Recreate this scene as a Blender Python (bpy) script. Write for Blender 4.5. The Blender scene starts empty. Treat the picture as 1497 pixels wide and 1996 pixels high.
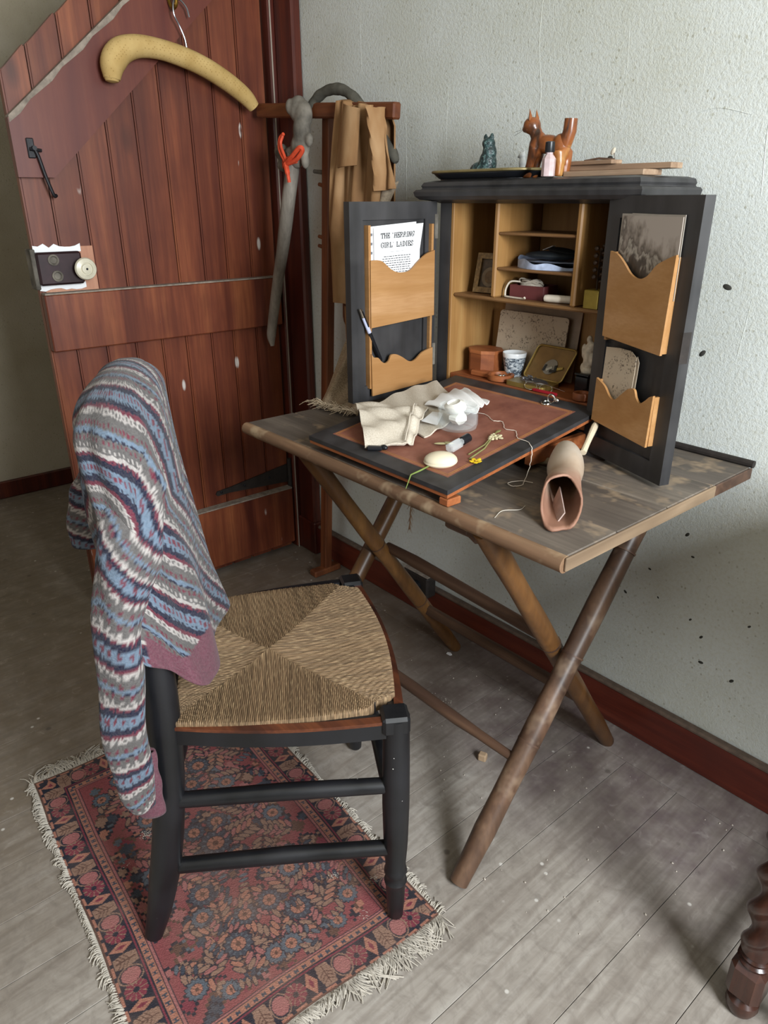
import bpy, bmesh, math, random
import numpy as np
from mathutils import Vector, Matrix
random.seed(7); rng = np.random.default_rng(7)
S = bpy.context.scene
COL = S.collection
PI = math.pi

# ------------------------------------------------------------------ camera
R_CAM = ((0.647, 0.763, -0.003), (0.303, -0.260, -0.917), (-0.700, 0.592, -0.399))   # world -> camera (x right, y down, z forward)
_r = Matrix(R_CAM)
right = Vector(_r[0]).normalized(); fwd = Vector(_r[2]).normalized()
right = (right - fwd * right.dot(fwd)).normalized(); up = right.cross(fwd)
cam_d = bpy.data.cameras.new('camera'); cam = bpy.data.objects.new('camera', cam_d); COL.objects.link(cam)
cam.matrix_world = Matrix(((right.x, up.x, -fwd.x, 2.112), (right.y, up.y, -fwd.y, -1.372), (right.z, up.z, -fwd.z, 1.2), (0, 0, 0, 1)))
cam_d.sensor_fit = 'VERTICAL'; cam_d.sensor_height = 36.0; cam_d.lens = 36.0 * 1400.0 / 1996.0
cam_d.clip_start = 0.02
S.camera = cam

# ------------------------------------------------------------------ world and light
W = bpy.data.worlds.new('sky'); S.world = W; W.use_nodes = True
W.node_tree.nodes['Background'].inputs[0].default_value = (0.75, 0.85, 1.0, 1)
W.node_tree.nodes['Background'].inputs[1].default_value = 0.6
def area(name, loc, target, sx, sy, power, col):
    d = bpy.data.lights.new(name, 'AREA'); d.shape = 'RECTANGLE'; d.size = sx; d.size_y = sy; d.energy = power; d.color = col
    o = bpy.data.objects.new(name, d); COL.objects.link(o); o.location = loc
    o.rotation_euler = (Vector(target) - Vector(loc)).to_track_quat('-Z', 'Y').to_euler()
    return o
# daylight through the side window, weak fill from an added rear one (both unseen)
area('daylight_side_window', (3.26, -1.00, 1.46), (0.0, -0.90, 1.25), 0.62, 0.86, 112, (0.90, 0.96, 1.0))
area('rear_fill_light', (1.3, -2.94, 1.60), (1.3, 0.0, 1.30), 1.30, 1.10, 5, (0.95, 0.97, 1.0))
S.view_settings.view_transform = 'Standard'; S.view_settings.look = 'None'; S.view_settings.gamma = 1.0
S.view_settings.use_curve_mapping = False
S.view_settings.exposure = -0.1
S.cycles.max_bounces = 6; S.cycles.diffuse_bounces = 4; S.cycles.glossy_bounces = 2; S.cycles.transmission_bounces = 6; S.cycles.caustics_reflective = False; S.cycles.caustics_refractive = False

# ------------------------------------------------------------------ helpers: colour and nodes
def lin(c): return c / 12.92 if c <= 0.04045 else ((c + 0.055) / 1.055) ** 2.4
def C(h): return tuple(lin(int(h[i:i + 2], 16) / 255) for i in (0, 2, 4)) + (1.0,)
class Mat:
    def __init__(s, name, rough=0.6, spec=0.4, metal=0.0):
        s.m = bpy.data.materials.new(name); s.m.use_nodes = True; s.nt = s.m.node_tree
        s.b = s.nt.nodes['Principled BSDF']
        s.b.inputs['Roughness'].default_value = rough; s.b.inputs['Metallic'].default_value = metal
        s.b.inputs['Specular IOR Level'].default_value = spec
    def n(s, t, **kw):
        x = s.nt.nodes.new(t)
        for k, v in kw.items(): setattr(x, k, v)
        return x
    def l(s, a, b): s.nt.links.new(a, b)
    def coord(s, scale=(1, 1, 1), kind='Object', rand=0.0, rot=(0, 0, 0)):
        if kind == 'World': o = s.n('ShaderNodeNewGeometry').outputs['Position']
        else: o = s.n('ShaderNodeTexCoord').outputs[kind]
        mp = s.n('ShaderNodeMapping'); mp.inputs['Scale'].default_value = scale; mp.inputs['Rotation'].default_value = rot
        s.l(o, mp.inputs['Vector']); out = mp.outputs[0]
        if rand:
            oi = s.n('ShaderNodeObjectInfo'); mu = s.n('ShaderNodeMath', operation='MULTIPLY'); mu.inputs[1].default_value = rand
            s.l(oi.outputs['Random'], mu.inputs[0])
            ad = s.n('ShaderNodeVectorMath', operation='ADD'); s.l(out, ad.inputs[0]); s.l(mu.outputs[0], ad.inputs[1]); out = ad.outputs[0]
        return out
    def noise(s, vec, scale=5, detail=4, rough=0.55, dist=0.0):
        x = s.n('ShaderNodeTexNoise'); x.inputs['Scale'].default_value = scale; x.inputs['Detail'].default_value = min(detail, 3)
        x.inputs['Roughness'].default_value = rough; x.inputs['Distortion'].default_value = dist
        s.l(vec, x.inputs['Vector']); return x.outputs[0]
    def voro(s, vec, scale=5, feature='F1', out='Distance', rnd=1.0):
        x = s.n('ShaderNodeTexVoronoi', feature=feature); x.inputs['Scale'].default_value = scale
        x.inputs['Randomness'].default_value = rnd
        s.l(vec, x.inputs['Vector']); return x.outputs[out]
    def ramp(s, fac, stops, interp='LINEAR'):
        x = s.n('ShaderNodeValToRGB'); cr = x.color_ramp; cr.interpolation = interp
        while len(cr.elements) < len(stops): cr.elements.new(0.5)
        for e, (p, c) in zip(cr.elements, stops):
            e.position = p; e.color = c if isinstance(c, tuple) else (c, c, c, 1)
        s.l(fac, x.inputs[0]); return x.outputs[0]
    def mix(s, fac, a, b, mode='MIX'):
        x = s.n('ShaderNodeMix', data_type='RGBA', blend_type=mode)
        for sock, v in ((x.inputs[0], fac), (x.inputs[6], a), (x.inputs[7], b)):
            if isinstance(v, (int, float, tuple)): sock.default_value = v
            else: s.l(v, sock)
        return x.outputs[2]
    def math(s, op, a, b=0.0, c=None):
        x = s.n('ShaderNodeMath', operation=op)
        for i, v in enumerate((a, b) if c is None else (a, b, c)):
            if isinstance(v, (int, float)): x.inputs[i].default_value = v
            else: s.l(v, x.inputs[i])
        return x.outputs[0]
    def color(s, v):
        if isinstance(v, tuple): s.b.inputs['Base Color'].default_value = v
        else: s.l(v, s.b.inputs['Base Color'])
        return s
    def rough(s, v): s.l(v, s.b.inputs['Roughness']); return s
    def bump(s, h, strength=0.3, dist=0.002):
        x = s.n('ShaderNodeBump'); x.inputs['Strength'].default_value = strength; x.inputs['Distance'].default_value = dist
        s.l(h, x.inputs['Height']); s.l(x.outputs[0], s.b.inputs['Normal']); return s
    def attr(s, name='Col'):
        x = s.n('ShaderNodeAttribute'); x.attribute_name = name; return x.outputs['Color']

def plain(name, h, rough=0.6, var=0.15, scale=40, spec=0.4, metal=0.0, bump=0.0, kind='Object'):
    m = Mat(name, rough, spec, metal); v = m.coord(kind=kind)
    n = m.noise(v, scale, 5); c = C(h)
    m.color(m.ramp(n, [(0.25, tuple(x * (1 - var) for x in c[:3]) + (1,)), (0.75, tuple(min(1, x * (1 + var)) for x in c[:3]) + (1,))]))
    if bump: m.bump(n, bump, 0.002)
    return m.m

def wood(name, dark, mid, light, axis='x', fine=60, rough=0.5, rand=7.0, bump=0.15, spec=0.4, streak=22, knots=0.0, wear=None, plank=0.0):
    m = Mat(name, rough, spec); k = {'x': (0.06, 1, 1), 'y': (1, 0.06, 1), 'z': (1, 1, 0.06)}[axis]
    v = m.coord(k, rand=rand); v2 = m.coord(rand=rand)
    a = m.noise(v, streak, 6, 0.6, 0.6); b = m.noise(v, fine * 3, 3)
    col = m.ramp(a, [(0.28, C(dark)), (0.5, C(mid)), (0.72, C(light))])
    col = m.mix(m.ramp(b, [(0.35, 0.0), (0.65, 0.35)]), col, C(dark))
    blot = m.noise(v2, 6, 3); col = m.mix(m.ramp(blot, [(0.4, 0.0), (0.7, 0.45)]), col, C(dark))
    if knots:
        kv = m.coord({'x': (0.5, 1, 1), 'y': (1, 0.5, 1), 'z': (0, 1, 0.5)}[axis], rand=rand)
        d = m.voro(kv, 4.5); col = m.mix(m.ramp(d, [(0.0, knots), (0.07, knots * 0.8), (0.13, 0.0)]), col, C('2a120c'))
    if plank:
        oi = m.n('ShaderNodeObjectInfo'); col = m.mix(m.math('MULTIPLY', oi.outputs['Random'], plank), col, C(dark))
    if wear:
        w = m.noise(v2, 14, 6, 0.65); col = m.mix(m.ramp(w, [(0.55, 0.0), (0.68, 0.7)]), col, C(wear))
    m.color(col); m.bump(a, bump, 0.002)
    return m

# ------------------------------------------------------------------ helpers: geometry
class B:
    def __init__(s): s.v = []; s.f = []; s.c = []
    def add(s, vs, fs):
        o = len(s.v); s.v += [tuple(p) for p in vs]; s.f += [tuple(i + o for i in f) for f in fs]; return s
    def box(s, c, d, bev=0.0, R=None):
        hx, hy, hz = d[0] / 2, d[1] / 2, d[2] / 2; bev = min(bev, 0.45 * min(d))
        R = R or Matrix.Identity(3); c = Vector(c); V = []; F = []
        if bev <= 0:
            V = [Vector((x, y, z)) for x in (-hx, hx) for y in (-hy, hy) for z in (-hz, hz)]
            F = [(0, 1, 3, 2), (4, 6, 7, 5), (0, 4, 5, 1), (2, 3, 7, 6), (0, 2, 6, 4), (1, 5, 7, 3)]
        else:
            idx = {}
            for sx in (-1, 1):
                for sy in (-1, 1):
                    for sz in (-1, 1):
                        for ax in range(3):
                            p = [sx * (hx - bev), sy * (hy - bev), sz * (hz - bev)]
                            p[ax] += (sx, sy, sz)[ax] * bev
                            idx[(sx, sy, sz, ax)] = len(V); V.append(Vector(p))
            g = lambda sx, sy, sz, ax: idx[(sx, sy, sz, ax)]
            for q in (-1, 1):
                F.append([g(q, a, b, 0) for a, b in ((-1, -1), (1, -1), (1, 1), (-1, 1))][::q])
                F.append([g(a, q, b, 1) for a, b in ((-1, -1), (-1, 1), (1, 1), (1, -1))][::q])
                F.append([g(a, b, q, 2) for a, b in ((-1, -1), (1, -1), (1, 1), (-1, 1))][::q])
            for a in (-1, 1):
                for b in (-1, 1):
                    F.append((g(a, b, -1, 0), g(a, b, 1, 0), g(a, b, 1, 1), g(a, b, -1, 1)))
                    F.append((g(a, -1, b, 0), g(a, 1, b, 0), g(a, 1, b, 2), g(a, -1, b, 2)))
                    F.append((g(-1, a, b, 1), g(1, a, b, 1), g(1, a, b, 2), g(-1, a, b, 2)))
                    for d_ in (-1, 1): F.append((g(a, b, d_, 0), g(a, b, d_, 1), g(a, b, d_, 2)))
        return s.add([c + R @ p for p in V], F)
    def span(s, x0, x1, y0, y1, z0, z1, bev=0.0):
        return s.box(((x0 + x1) / 2, (y0 + y1) / 2, (z0 + z1) / 2), (abs(x1 - x0), abs(y1 - y0), abs(z1 - z0)), bev)
    def tube(s, pts, rad, n=12, cap=True, sx=1.0, flat=None):
        pts = [Vector(p) for p in pts]; m = len(pts)
        if not hasattr(rad, '__len__'): rad = [rad] * m
        T = [(pts[min(i + 1, m - 1)] - pts[max(i - 1, 0)]).normalized() for i in range(m)]
        ref = Vector(flat) if flat else (Vector((0, 0, 1)) if abs(T[0].z) < 0.9 else Vector((1, 0, 0)))
        a = (ref - T[0] * ref.dot(T[0])).normalized(); V = []; F = []
        for i in range(m):
            a = (a - T[i] * a.dot(T[i])).normalized(); b = T[i].cross(a)
            for k in range(n):
                t = 2 * PI * k / n; V.append(pts[i] + (a * math.cos(t) + b * math.sin(t) * sx) * rad[i])
        for i in range(m - 1):
            for k in range(n):
                k2 = (k + 1) % n; F.append((i * n + k, i * n + k2, (i + 1) * n + k2, (i + 1) * n + k))
        if cap: F += [tuple(range(n - 1, -1, -1)), tuple(range((m - 1) * n, m * n))]
        return s.add(V, F)
    def lathe(s, prof, c=(0, 0, 0), n=24, R=None, sq=1.0):
        R = R or Matrix.Identity(3); c = Vector(c); V = []; F = []
        for r, z in prof:
            for k in range(n):
                t = 2 * PI * k / n; V.append(c + R @ Vector((r * math.cos(t), r * math.sin(t) * sq, z)))
        for i in range(len(prof) - 1):
            for k in range(n):
                k2 = (k + 1) % n; F.append((i * n + k, i * n + k2, (i + 1) * n + k2, (i + 1) * n + k))
        F += [tuple(range(n - 1, -1, -1)), tuple(range((len(prof) - 1) * n, len(prof) * n))]
        return s.add(V, F)
    def ell(s, c, d, R=None, nu=16, nv=10):
        R = R or Matrix.Identity(3); c = Vector(c); V = [c + R @ Vector((0, 0, d[2]))]; F = []
        for j in range(1, nv):
            ph = PI * j / nv
            for k in range(nu):
                t = 2 * PI * k / nu; V.append(c + R @ Vector((d[0] * math.sin(ph) * math.cos(t), d[1] * math.sin(ph) * math.sin(t), d[2] * math.cos(ph))))
        V.append(c + R @ Vector((0, 0, -d[2]))); e = len(V) - 1
        for k in range(nu):
            k2 = (k + 1) % nu; F.append((0, 1 + k, 1 + k2)); F.append((e, 1 + (nv - 2) * nu + k2, 1 + (nv - 2) * nu + k))
            for j in range(nv - 2): F.append((1 + j * nu + k, 1 + (j + 1) * nu + k, 1 + (j + 1) * nu + k2, 1 + j * nu + k2))
        return s.add(V, F)
    def prism(s, poly, fn, t0, t1):
        n = len(poly); V = [fn(u, w, t0) for u, w in poly] + [fn(u, w, t1) for u, w in poly]
        F = [tuple(range(n - 1, -1, -1)), tuple(range(n, 2 * n))] + [(i, (i + 1) % n, n + (i + 1) % n, n + i) for i in range(n)]
        return s.add(V, F)
    def grid(s, fn, nu, nv, wrapu=False):
        V = [fn(i / (nu if wrapu else nu - 1), j / (nv - 1)) for j in range(nv) for i in range(nu)]
        F = [(j * nu + i, j * nu + (i + 1) % nu, (j + 1) * nu + (i + 1) % nu, (j + 1) * nu + i) for j in range(nv - 1) for i in range(nu if wrapu else nu - 1)]
        return s.add(V, F)
    def sheet(s, fn, nu, nv, t):
        """a sheet with thickness t, made along the surface normal"""
        P = np.array([[fn(i / (nu - 1), j / (nv - 1)) for i in range(nu)] for j in range(nv)], float)
        du = np.gradient(P, axis=1); dv = np.gradient(P, axis=0); N = np.cross(du, dv); N /= (np.linalg.norm(N, axis=2, keepdims=True) + 1e-12)
        A = P.reshape(-1, 3); Q = (P + N * t).reshape(-1, 3); o = nu * nv; F = []
        for j in range(nv - 1):
            for i in range(nu - 1):
                a = j * nu + i; F.append((a, a + nu, a + nu + 1, a + 1)); F.append((o + a, o + a + 1, o + a + nu + 1, o + a + nu))
        rim = [i for i in range(nu)] + [j * nu + nu - 1 for j in range(1, nv)] + [(nv - 1) * nu + i for i in range(nu - 2, -1, -1)] + [j * nu for j in range(nv - 2, 0, -1)]
        for k in range(len(rim)):
            a, b = rim[k], rim[(k + 1) % len(rim)]; F.append((a, b, o + b, o + a))
        return s.add(list(map(tuple, A)) + list(map(tuple, Q)), F)
    def rect(s, x0, x1, y0, y1, prof):
        V = []; F = []
        for o, z in prof: V += [(x0 - o, y0 - o, z), (x1 + o, y0 - o, z), (x1 + o, y1, z), (x0 - o, y1, z)]
        for i in range(len(prof) - 1):
            for k in range(4): F.append((i * 4 + k, i * 4 + (k + 1) % 4, (i + 1) * 4 + (k + 1) % 4, (i + 1) * 4 + k))
        m = len(prof) - 1; F += [(3, 2, 1, 0), (m * 4, m * 4 + 1, m * 4 + 2, m * 4 + 3)]
        return s.add(V, F)

ORG = {}
def mesh(name, b, org, mat, smooth=35, cols=None):
    me = bpy.data.meshes.new(name); o = Vector(org)
    me.from_pydata([tuple(Vector(p) - o) for p in b.v], [], b.f)
    if cols is not None:
        at = me.color_attributes.new('Col', 'FLOAT_COLOR', 'POINT')
        at.data.foreach_set('color', np.asarray(cols, np.float32).ravel())
    bm = bmesh.new(); bm.from_mesh(me); bmesh.ops.recalc_face_normals(bm, faces=bm.faces); bm.to_mesh(me); bm.free()
    if smooth:
        me.polygons.foreach_set('use_smooth', [True] * len(me.polygons)); me.set_sharp_from_angle(angle=math.radians(smooth))
    if mat: me.materials.append(mat)
    return me
def link(name, data, loc=(0, 0, 0), parent=None):
    o = bpy.data.objects.new(name, data); COL.objects.link(o); o.location = loc; o.parent = parent
    return o
def tag(o, label=None, cat=None, group=None, kind=None):
    for k, v in (('label', label), ('category', cat), ('group', group), ('kind', kind)):
        if v: o[k] = v
    return o
def thing(name, loc, label, cat, group=None):
    o = link(name, None, loc); ORG[o.name] = Vector(loc); o.empty_display_size = 0.05
    return tag(o, label, cat, group)
def part(name, b, mat, parent, smooth=35, label=None, kind=None, cols=None):
    org = ORG[parent.name]; o = link(name, mesh(name, b, org, mat, smooth, cols), (0, 0, 0), parent); ORG[o.name] = org
    return tag(o, label, kind=kind)
def single(name, b, mat, loc, label, cat, group=None, smooth=35, cols=None, kind=None):
    o = link(name, mesh(name, b, loc, mat, smooth, cols), loc); ORG[o.name] = Vector(loc)
    return tag(o, label, cat, group, kind)
def struct(name, b, mat, loc=(0, 0, 0), label=None, cat=None, smooth=35):
    o = link(name, mesh(name, b, loc, mat, smooth), loc); ORG[o.name] = Vector(loc)
    return tag(o, label, cat, kind='structure')
def blob(o, voxel, it=3):
    r = o.modifiers.new('merge', 'REMESH'); r.mode = 'VOXEL'; r.voxel_size = voxel; r.use_smooth_shade = True
    sm = o.modifiers.new('soft', 'SMOOTH'); sm.factor = 0.5; sm.iterations = it
    return o
def RZ(a): return Matrix.Rotation(a, 3, 'Z')
def RX(a): return Matrix.Rotation(a, 3, 'X')
def RY(a): return Matrix.Rotation(a, 3, 'Y')
def catmull(pts, n=6):
    P = [np.array(p, float) for p in pts]; P = [2 * P[0] - P[1]] + P + [2 * P[-1] - P[-2]]; out = []
    for i in range(1, len(P) - 2):
        for k in range(n):
            t = k / n; a, b, c, d = P[i - 1:i + 3]
            out.append(0.5 * ((2 * b) + (c - a) * t + (2 * a - 5 * b + 4 * c - d) * t * t + (3 * b - a - 3 * c + d) * t ** 3))
    out.append(P[-2]); return [tuple(p) for p in out]

# ------------------------------------------------------------------ materials
def wall_mat(name, base, hi, lo, flat=0.0):
    m = Mat(name, 0.85, 0.2); v = m.coord(kind='World')
    n1 = m.noise(v, 3.0, 5, 0.6); n2 = m.noise(v, 320, 3, 0.65); n3 = m.noise(v, 130, 3, 0.6, 0.2)
    col = m.ramp(n1, [(0.3, C(lo)), (0.5, C(base)), (0.7, C(hi))])
    col = m.mix(m.ramp(n3, [(0.45, 0.0), (0.75, 0.35)]), col, C('b0a98e'))
    fl = m.voro(m.coord((1, flat, 0.8), kind='World'), 75)
    n4 = m.noise(v, 9, 4)
    thr = m.math('MULTIPLY', m.ramp(fl, [(0.10, 1.0), (0.2, 0.0)]), m.ramp(n4, [(0.4, 0.1), (0.62, 0.6)]))
    col = m.mix(thr, col, C('857f66'))
    m.color(col)
    h = m.math('ADD', n2, m.math('MULTIPLY', n3, 1.3)); m.bump(h, 0.32, 0.004)
    return m.m
M_wall = wall_mat('textured_wallpaper', 'c6c9c4', 'cdd1ce', 'bdbfb6')
M_wall2 = wall_mat('plain_plaster', 'b4aa98', 'bbb2a2', 'a89d88', 1.0)
M_ceil = plain('ceiling_paint', 'c0b8a8', 0.9)

m = Mat('floor_board_wood', 0.62, 0.35)   # bare grey boards with a dark stained border along the wall
v = m.coord((1, 0.05, 1), rand=9.0); vw = m.coord(kind='World')
a = m.noise(v, 26, 6, 0.6, 0.8); b_ = m.noise(vw, 14, 6, 0.65); g = m.noise(v, 120, 3)
col = m.ramp(a, [(0.28, C('8d847b')), (0.52, C('a0988f')), (0.74, C('aca59d'))])
col = m.mix(m.ramp(g, [(0.4, 0.0), (0.7, 0.35)]), col, C('6f655b'))
rings = m.n('ShaderNodeTexWave', wave_type='RINGS', rings_direction='Z'); rings.inputs['Scale'].default_value = 9; rings.inputs['Distortion'].default_value = 5; rings.inputs['Detail'].default_value = 2
m.l(m.coord((1, 0.13, 1), rand=9.0), rings.inputs['Vector'])
col = m.mix(m.ramp(rings.outputs[1], [(0.0, 0.28), (0.12, 0.0)]), col, C('6e6258'))
sep = m.n('ShaderNodeSeparateXYZ'); m.l(vw, sep.inputs[0])
ed = m.math('ADD', sep.outputs[1], m.math('MULTIPLY', m.math('SUBTRACT', m.noise(vw, 4, 4), 0.5), 0.42))
st = m.ramp(ed, [(0.0, 0.0), (1.0, 1.0)])
st = m.math('MULTIPLY', m.math('SMOOTH_MIN', m.math('MULTIPLY', m.math('ADD', ed, 0.46), 5.0), 1.0, 0.1), 0.8)
st = m.math('MAXIMUM', st, 0.0)
col = m.mix(m.math('MULTIPLY', st, m.ramp(b_, [(0.3, 0.4), (0.65, 1.0)])), col, C('554549'))
lf = m.math('MAXIMUM', m.math('MINIMUM', m.math('MULTIPLY', m.math('SUBTRACT', 1.25, sep.outputs[0]), 1.5), 0.8), 0.0)   # boards turn browner and darker towards the door wall
col = m.mix(m.math('MULTIPLY', lf, m.ramp(b_, [(0.3, 0.65), (0.6, 1.0)])), col, C('6a5c4b'))
dirt = m.noise(vw, 32, 3, 0.7, 0.6); col = m.mix(m.ramp(dirt, [(0.45, 0.0), (0.72, 0.5)]), col, C('6b625a')); col = m.mix(m.ramp(dirt, [(0.25, 0.3), (0.4, 0.0)]), col, C('b5aea6'))
sp = m.voro(m.coord((1, 1, 0), kind='World'), 24); col = m.mix(m.math('MULTIPLY', m.ramp(sp, [(0.06, 1.0), (0.11, 0.0)]), m.ramp(m.noise(vw, 5, 2), [(0.5, 0.0), (0.56, 0.85)])), col, C('c9c4bd'))
sp = m.voro(m.coord((1, 1, 0), kind='World', rot=(0, 0, 0.7)), 15); col = m.mix(m.math('MULTIPLY', m.ramp(sp, [(0.07, 1.0), (0.13, 0.0)]), m.ramp(m.noise(vw, 6, 2), [(0.5, 0.0), (0.58, 0.6)])), col, C('4c4440'))
m.color(col); m.bump(m.math('ADD', a, b_), 0.2, 0.002); M_floor = m.m
M_sub = plain('floor_gap_dirt', '2a2420', 0.9)

def door_wood(name):
    w = wood(name, '4a1d12', '7a3f27', '955634', 'z', 50, 0.42, 11.0, 0.1, 0.45, 16, 0.85, plank=0.45)
    base = w.b.inputs['Base Color'].links[0].from_socket
    v = w.coord((0, 1, 0.35), kind='World')
    d = w.voro(v, 14); n = w.noise(w.coord(kind='World'), 5, 3)
    f = w.math('MULTIPLY', w.ramp(d, [(0.07, 1.0), (0.11, 0.0)]), w.ramp(n, [(0.50, 0.0), (0.54, 0.95)]))
    sc = w.noise(w.coord((1, 1, 0.18), kind='World'), 45, 4, 0.6); f2 = w.ramp(sc, [(0.74, 0.0), (0.8, 0.6)])
    col = w.mix(w.math('MAXIMUM', f, f2), base, C('c8bfb8')); w.color(col); return w
M_door = door_wood('red_stained_pine').m
w = door_wood('dark_red_gloss_board'); 
M_brace = w.m
_b = w.b.inputs['Base Color'].links[0].from_socket; w.color(w.mix(0.55, _b, C('5d2a26')))
M_dust = plain('grey_dust', '857a6f', 0.95, 0.4, 60)
M_trim = wood('dark_red_trim', '3f1812', '602619', '713422', 'x', 50, 0.4, 3.0, 0.08, 0.5).m
M_trimz = wood('dark_red_jamb', '2f120d', '4f1d12', '672c18', 'z', 50, 0.4, 3.0, 0.08, 0.5).m
M_iron = plain('black_iron', '17161a', 0.45, 0.3, 60, 0.5, 0.3, 0.2)
M_hinge = plain('rusty_black_hinge', '2b2522', 0.65, 0.35, 50, 0.4, 0.2, 0.3)
M_brass = plain('old_brass', '8a6a2c', 0.35, 0.25, 60, 0.5, 0.9)
M_steel = plain('dull_wire', '8f9094', 0.3, 0.2, 60, 0.5, 0.9)
M_silver = plain('silver', 'd5d3cc', 0.18, 0.1, 40, 0.5, 1.0)
m = Mat('dotted_yellow_fabric', 0.8, 0.2); v = m.coord()
n = m.noise(v, 18, 4); col = m.ramp(n, [(0.3, C('a98a53')), (0.7, C('c0a36c'))])
d = m.voro(m.coord((1, 1, 1), rot=(0.78, 0, 0)), 135, rnd=0.3); col = m.mix(m.ramp(d, [(0.12, 0.6), (0.24, 0.0)]), col, C('7d5c2c'))
m.color(col); m.bump(m.noise(v, 300, 2), 0.25, 0.001); M_hanger = m.m
M_stand = wood('warm_stand_wood', '4f2a18', '7a4527', '8f5833', 'z', 60, 0.5, 3).m
M_standx = wood('warm_bar_wood', '472415', '6d3b20', '8a5530', 'x', 60, 0.5, 3).m
m = wood('weathered_driftwood', '625b53', '8d857b', 'a39b90', 'z', 60, 0.85, 0, 0.5, 0.2); M_drift = m.m
M_bone = plain('grey_weathered_bone', '6b655c', 0.8, 0.75, 22, 0.3, 0, 0.6)
M_twine = plain('orange_twine', 'c8492b', 0.6, 0.2, 90)
m = Mat('tan_leather_cloth', 0.8, 0.2); v = m.coord((1, 1, 0.4)); n = m.noise(v, 11, 5, 0.6); n2 = m.noise(m.coord(), 160, 3)
col = m.ramp(n, [(0.3, C('765539')), (0.5, C('8f6c49')), (0.7, C('a58562'))])
m.color(col); m.bump(m.math('ADD', n, m.math('MULTIPLY', n2, 0.2)), 0.4, 0.006); M_coat = m.m
M_coat2 = plain('brown_leather_cloth', '5f3822', 0.75, 0.35, 14, 0.3, 0, 0.3)
def weave(name, dark, light, sc, rough=0.9, var=None):
    m = Mat(name, rough, 0.15); v = m.coord()
    n = m.noise(v, sc, 3, 0.7); n2 = m.noise(v, 9, 4)
    m.color(m.mix(m.ramp(n2, [(0.35, 0.0), (0.7, 0.5)]), m.ramp(n, [(0.35, C(dark)), (0.65, C(light))]), C(dark)))
    m.bump(m.math('ADD', n, m.math('MULTIPLY', n2, 0.3)), 0.25, 0.0015); return m.m
M_burlap = weave('burlap', '7d6a55', 'b3a088', 320)
M_linen = weave('cream_linen', 'b8ac9b', 'd6cdbf', 420)
M_white = plain('white_cloth', 'e4e2e0', 0.8, 0.05)
M_paper = plain('white_paper', 'ebebec', 0.7, 0.03)
M_ink = plain('black_ink', '1c1c1e', 0.7, 0.1)
M_table = wood('weathered_table_board', '3d3631', '6a6057', '857a6d', 'x', 40, 0.6, 5, 0.3, 0.35, 11, wear='a08a70').m
M_tedge = wood('worn_table_edge', '4e3a2c', '80624a', '9c8064', 'x', 40, 0.6, 5, 0.3, 0.3, 14, wear='a99478').m
M_tend = wood('pale_end_edge', '6a5744', '8c765e', 'a68f76', 'y', 40, 0.65, 5, 0.3).m
M_leg = wood('brown_round_leg', '38281f', '624837', '7b5f4a', 'z', 40, 0.42, 5, 0.15, 0.5, 14, wear='86705c').m
M_leg2 = wood('amber_round_leg', '3f2817', '77512c', '946a38', 'z', 40, 0.38, 5, 0.15, 0.5, 10).m
M_strx = wood('dark_stretcher_wood', '3b2a22', '5c4334', '745844', 'x', 40, 0.5, 5, 0.15).m
m = Mat('ebonised_wood', 0.48, 0.45); v = m.coord((1, 1, 0.1)); n = m.noise(v, 30, 5); n2 = m.noise(m.coord(), 8, 5)
col = m.ramp(n, [(0.3, C('1d1c1c')), (0.7, C('343335'))]); col = m.mix(m.ramp(n2, [(0.42, 0.0), (0.75, 0.5)]), col, C('4d4b4b'))
m.color(col); m.bump(n, 0.1, 0.001); M_black = m.m
M_honey = wood('honey_oak', '7d592f', '9a7243', 'a98553', 'z', 70, 0.45, 3, 0.08, 0.4, 18).m
M_honeyx = wood('honey_oak_shelf', '5f4126', '7d5a38', '8f6d47', 'x', 70, 0.45, 3, 0.08, 0.4, 18).m
M_pocket = wood('pocket_oak', '94683b', 'ab8052', 'b88f66', 'x', 80, 0.5, 3, 0.06, 0.35, 14).m
M_pockety = wood('pocket_oak_side', '94683b', 'ab8052', 'b88f66', 'y', 80, 0.5, 3, 0.06, 0.35, 14).m
M_cedar = wood('cedar_wood', '6d3a20', '95552f', 'a9683d', 'x', 70, 0.5, 3, 0.06).m
m = Mat('tooled_brown_leather', 0.55, 0.35); v = m.coord(); n = m.noise(v, 18, 6, 0.65); n2 = m.noise(v, 260, 3)
col = m.ramp(n, [(0.3, C('74463a')), (0.55, C('8a5848')), (0.75, C('966858'))]); m.color(col); m.bump(n2, 0.2, 0.0008); M_leather = m.m
M_gilt = plain('gilt_line', 'a8743f', 0.5, 0.2)
m = Mat('chair_black_paint', 0.38, 0.5); v = m.coord(); n = m.noise(v, 9, 5); n2 = m.voro(v, 46)
col = m.ramp(n, [(0.3, C('0f1012')), (0.7, C('1b1b1f'))]); sp = m.math('MULTIPLY', m.ramp(n2, [(0.045, 1.0), (0.06, 0.0)]), m.ramp(m.noise(v, 7, 2), [(0.52, 0.0), (0.56, 1.0)]))
col = m.mix(sp, col, C('d8d6d0')); m.color(col); m.rough(m.ramp(n, [(0.3, 0.3), (0.7, 0.5)])); M_chair = m.m
M_worn = wood('worn_chair_edge', '24130e', '5a2f1d', '7a4427', 'x', 50, 0.45, 3).m
m = Mat('rush', 0.7, 0.3); v = m.coord(); m.color(m.attr()); m.bump(m.noise(v, 250, 4), 0.3, 0.001); M_rush = m.m
m = Mat('knitted_wool', 0.95, 0.1); v = m.coord(); n = m.noise(v, 330, 3); c0 = m.attr()
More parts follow.
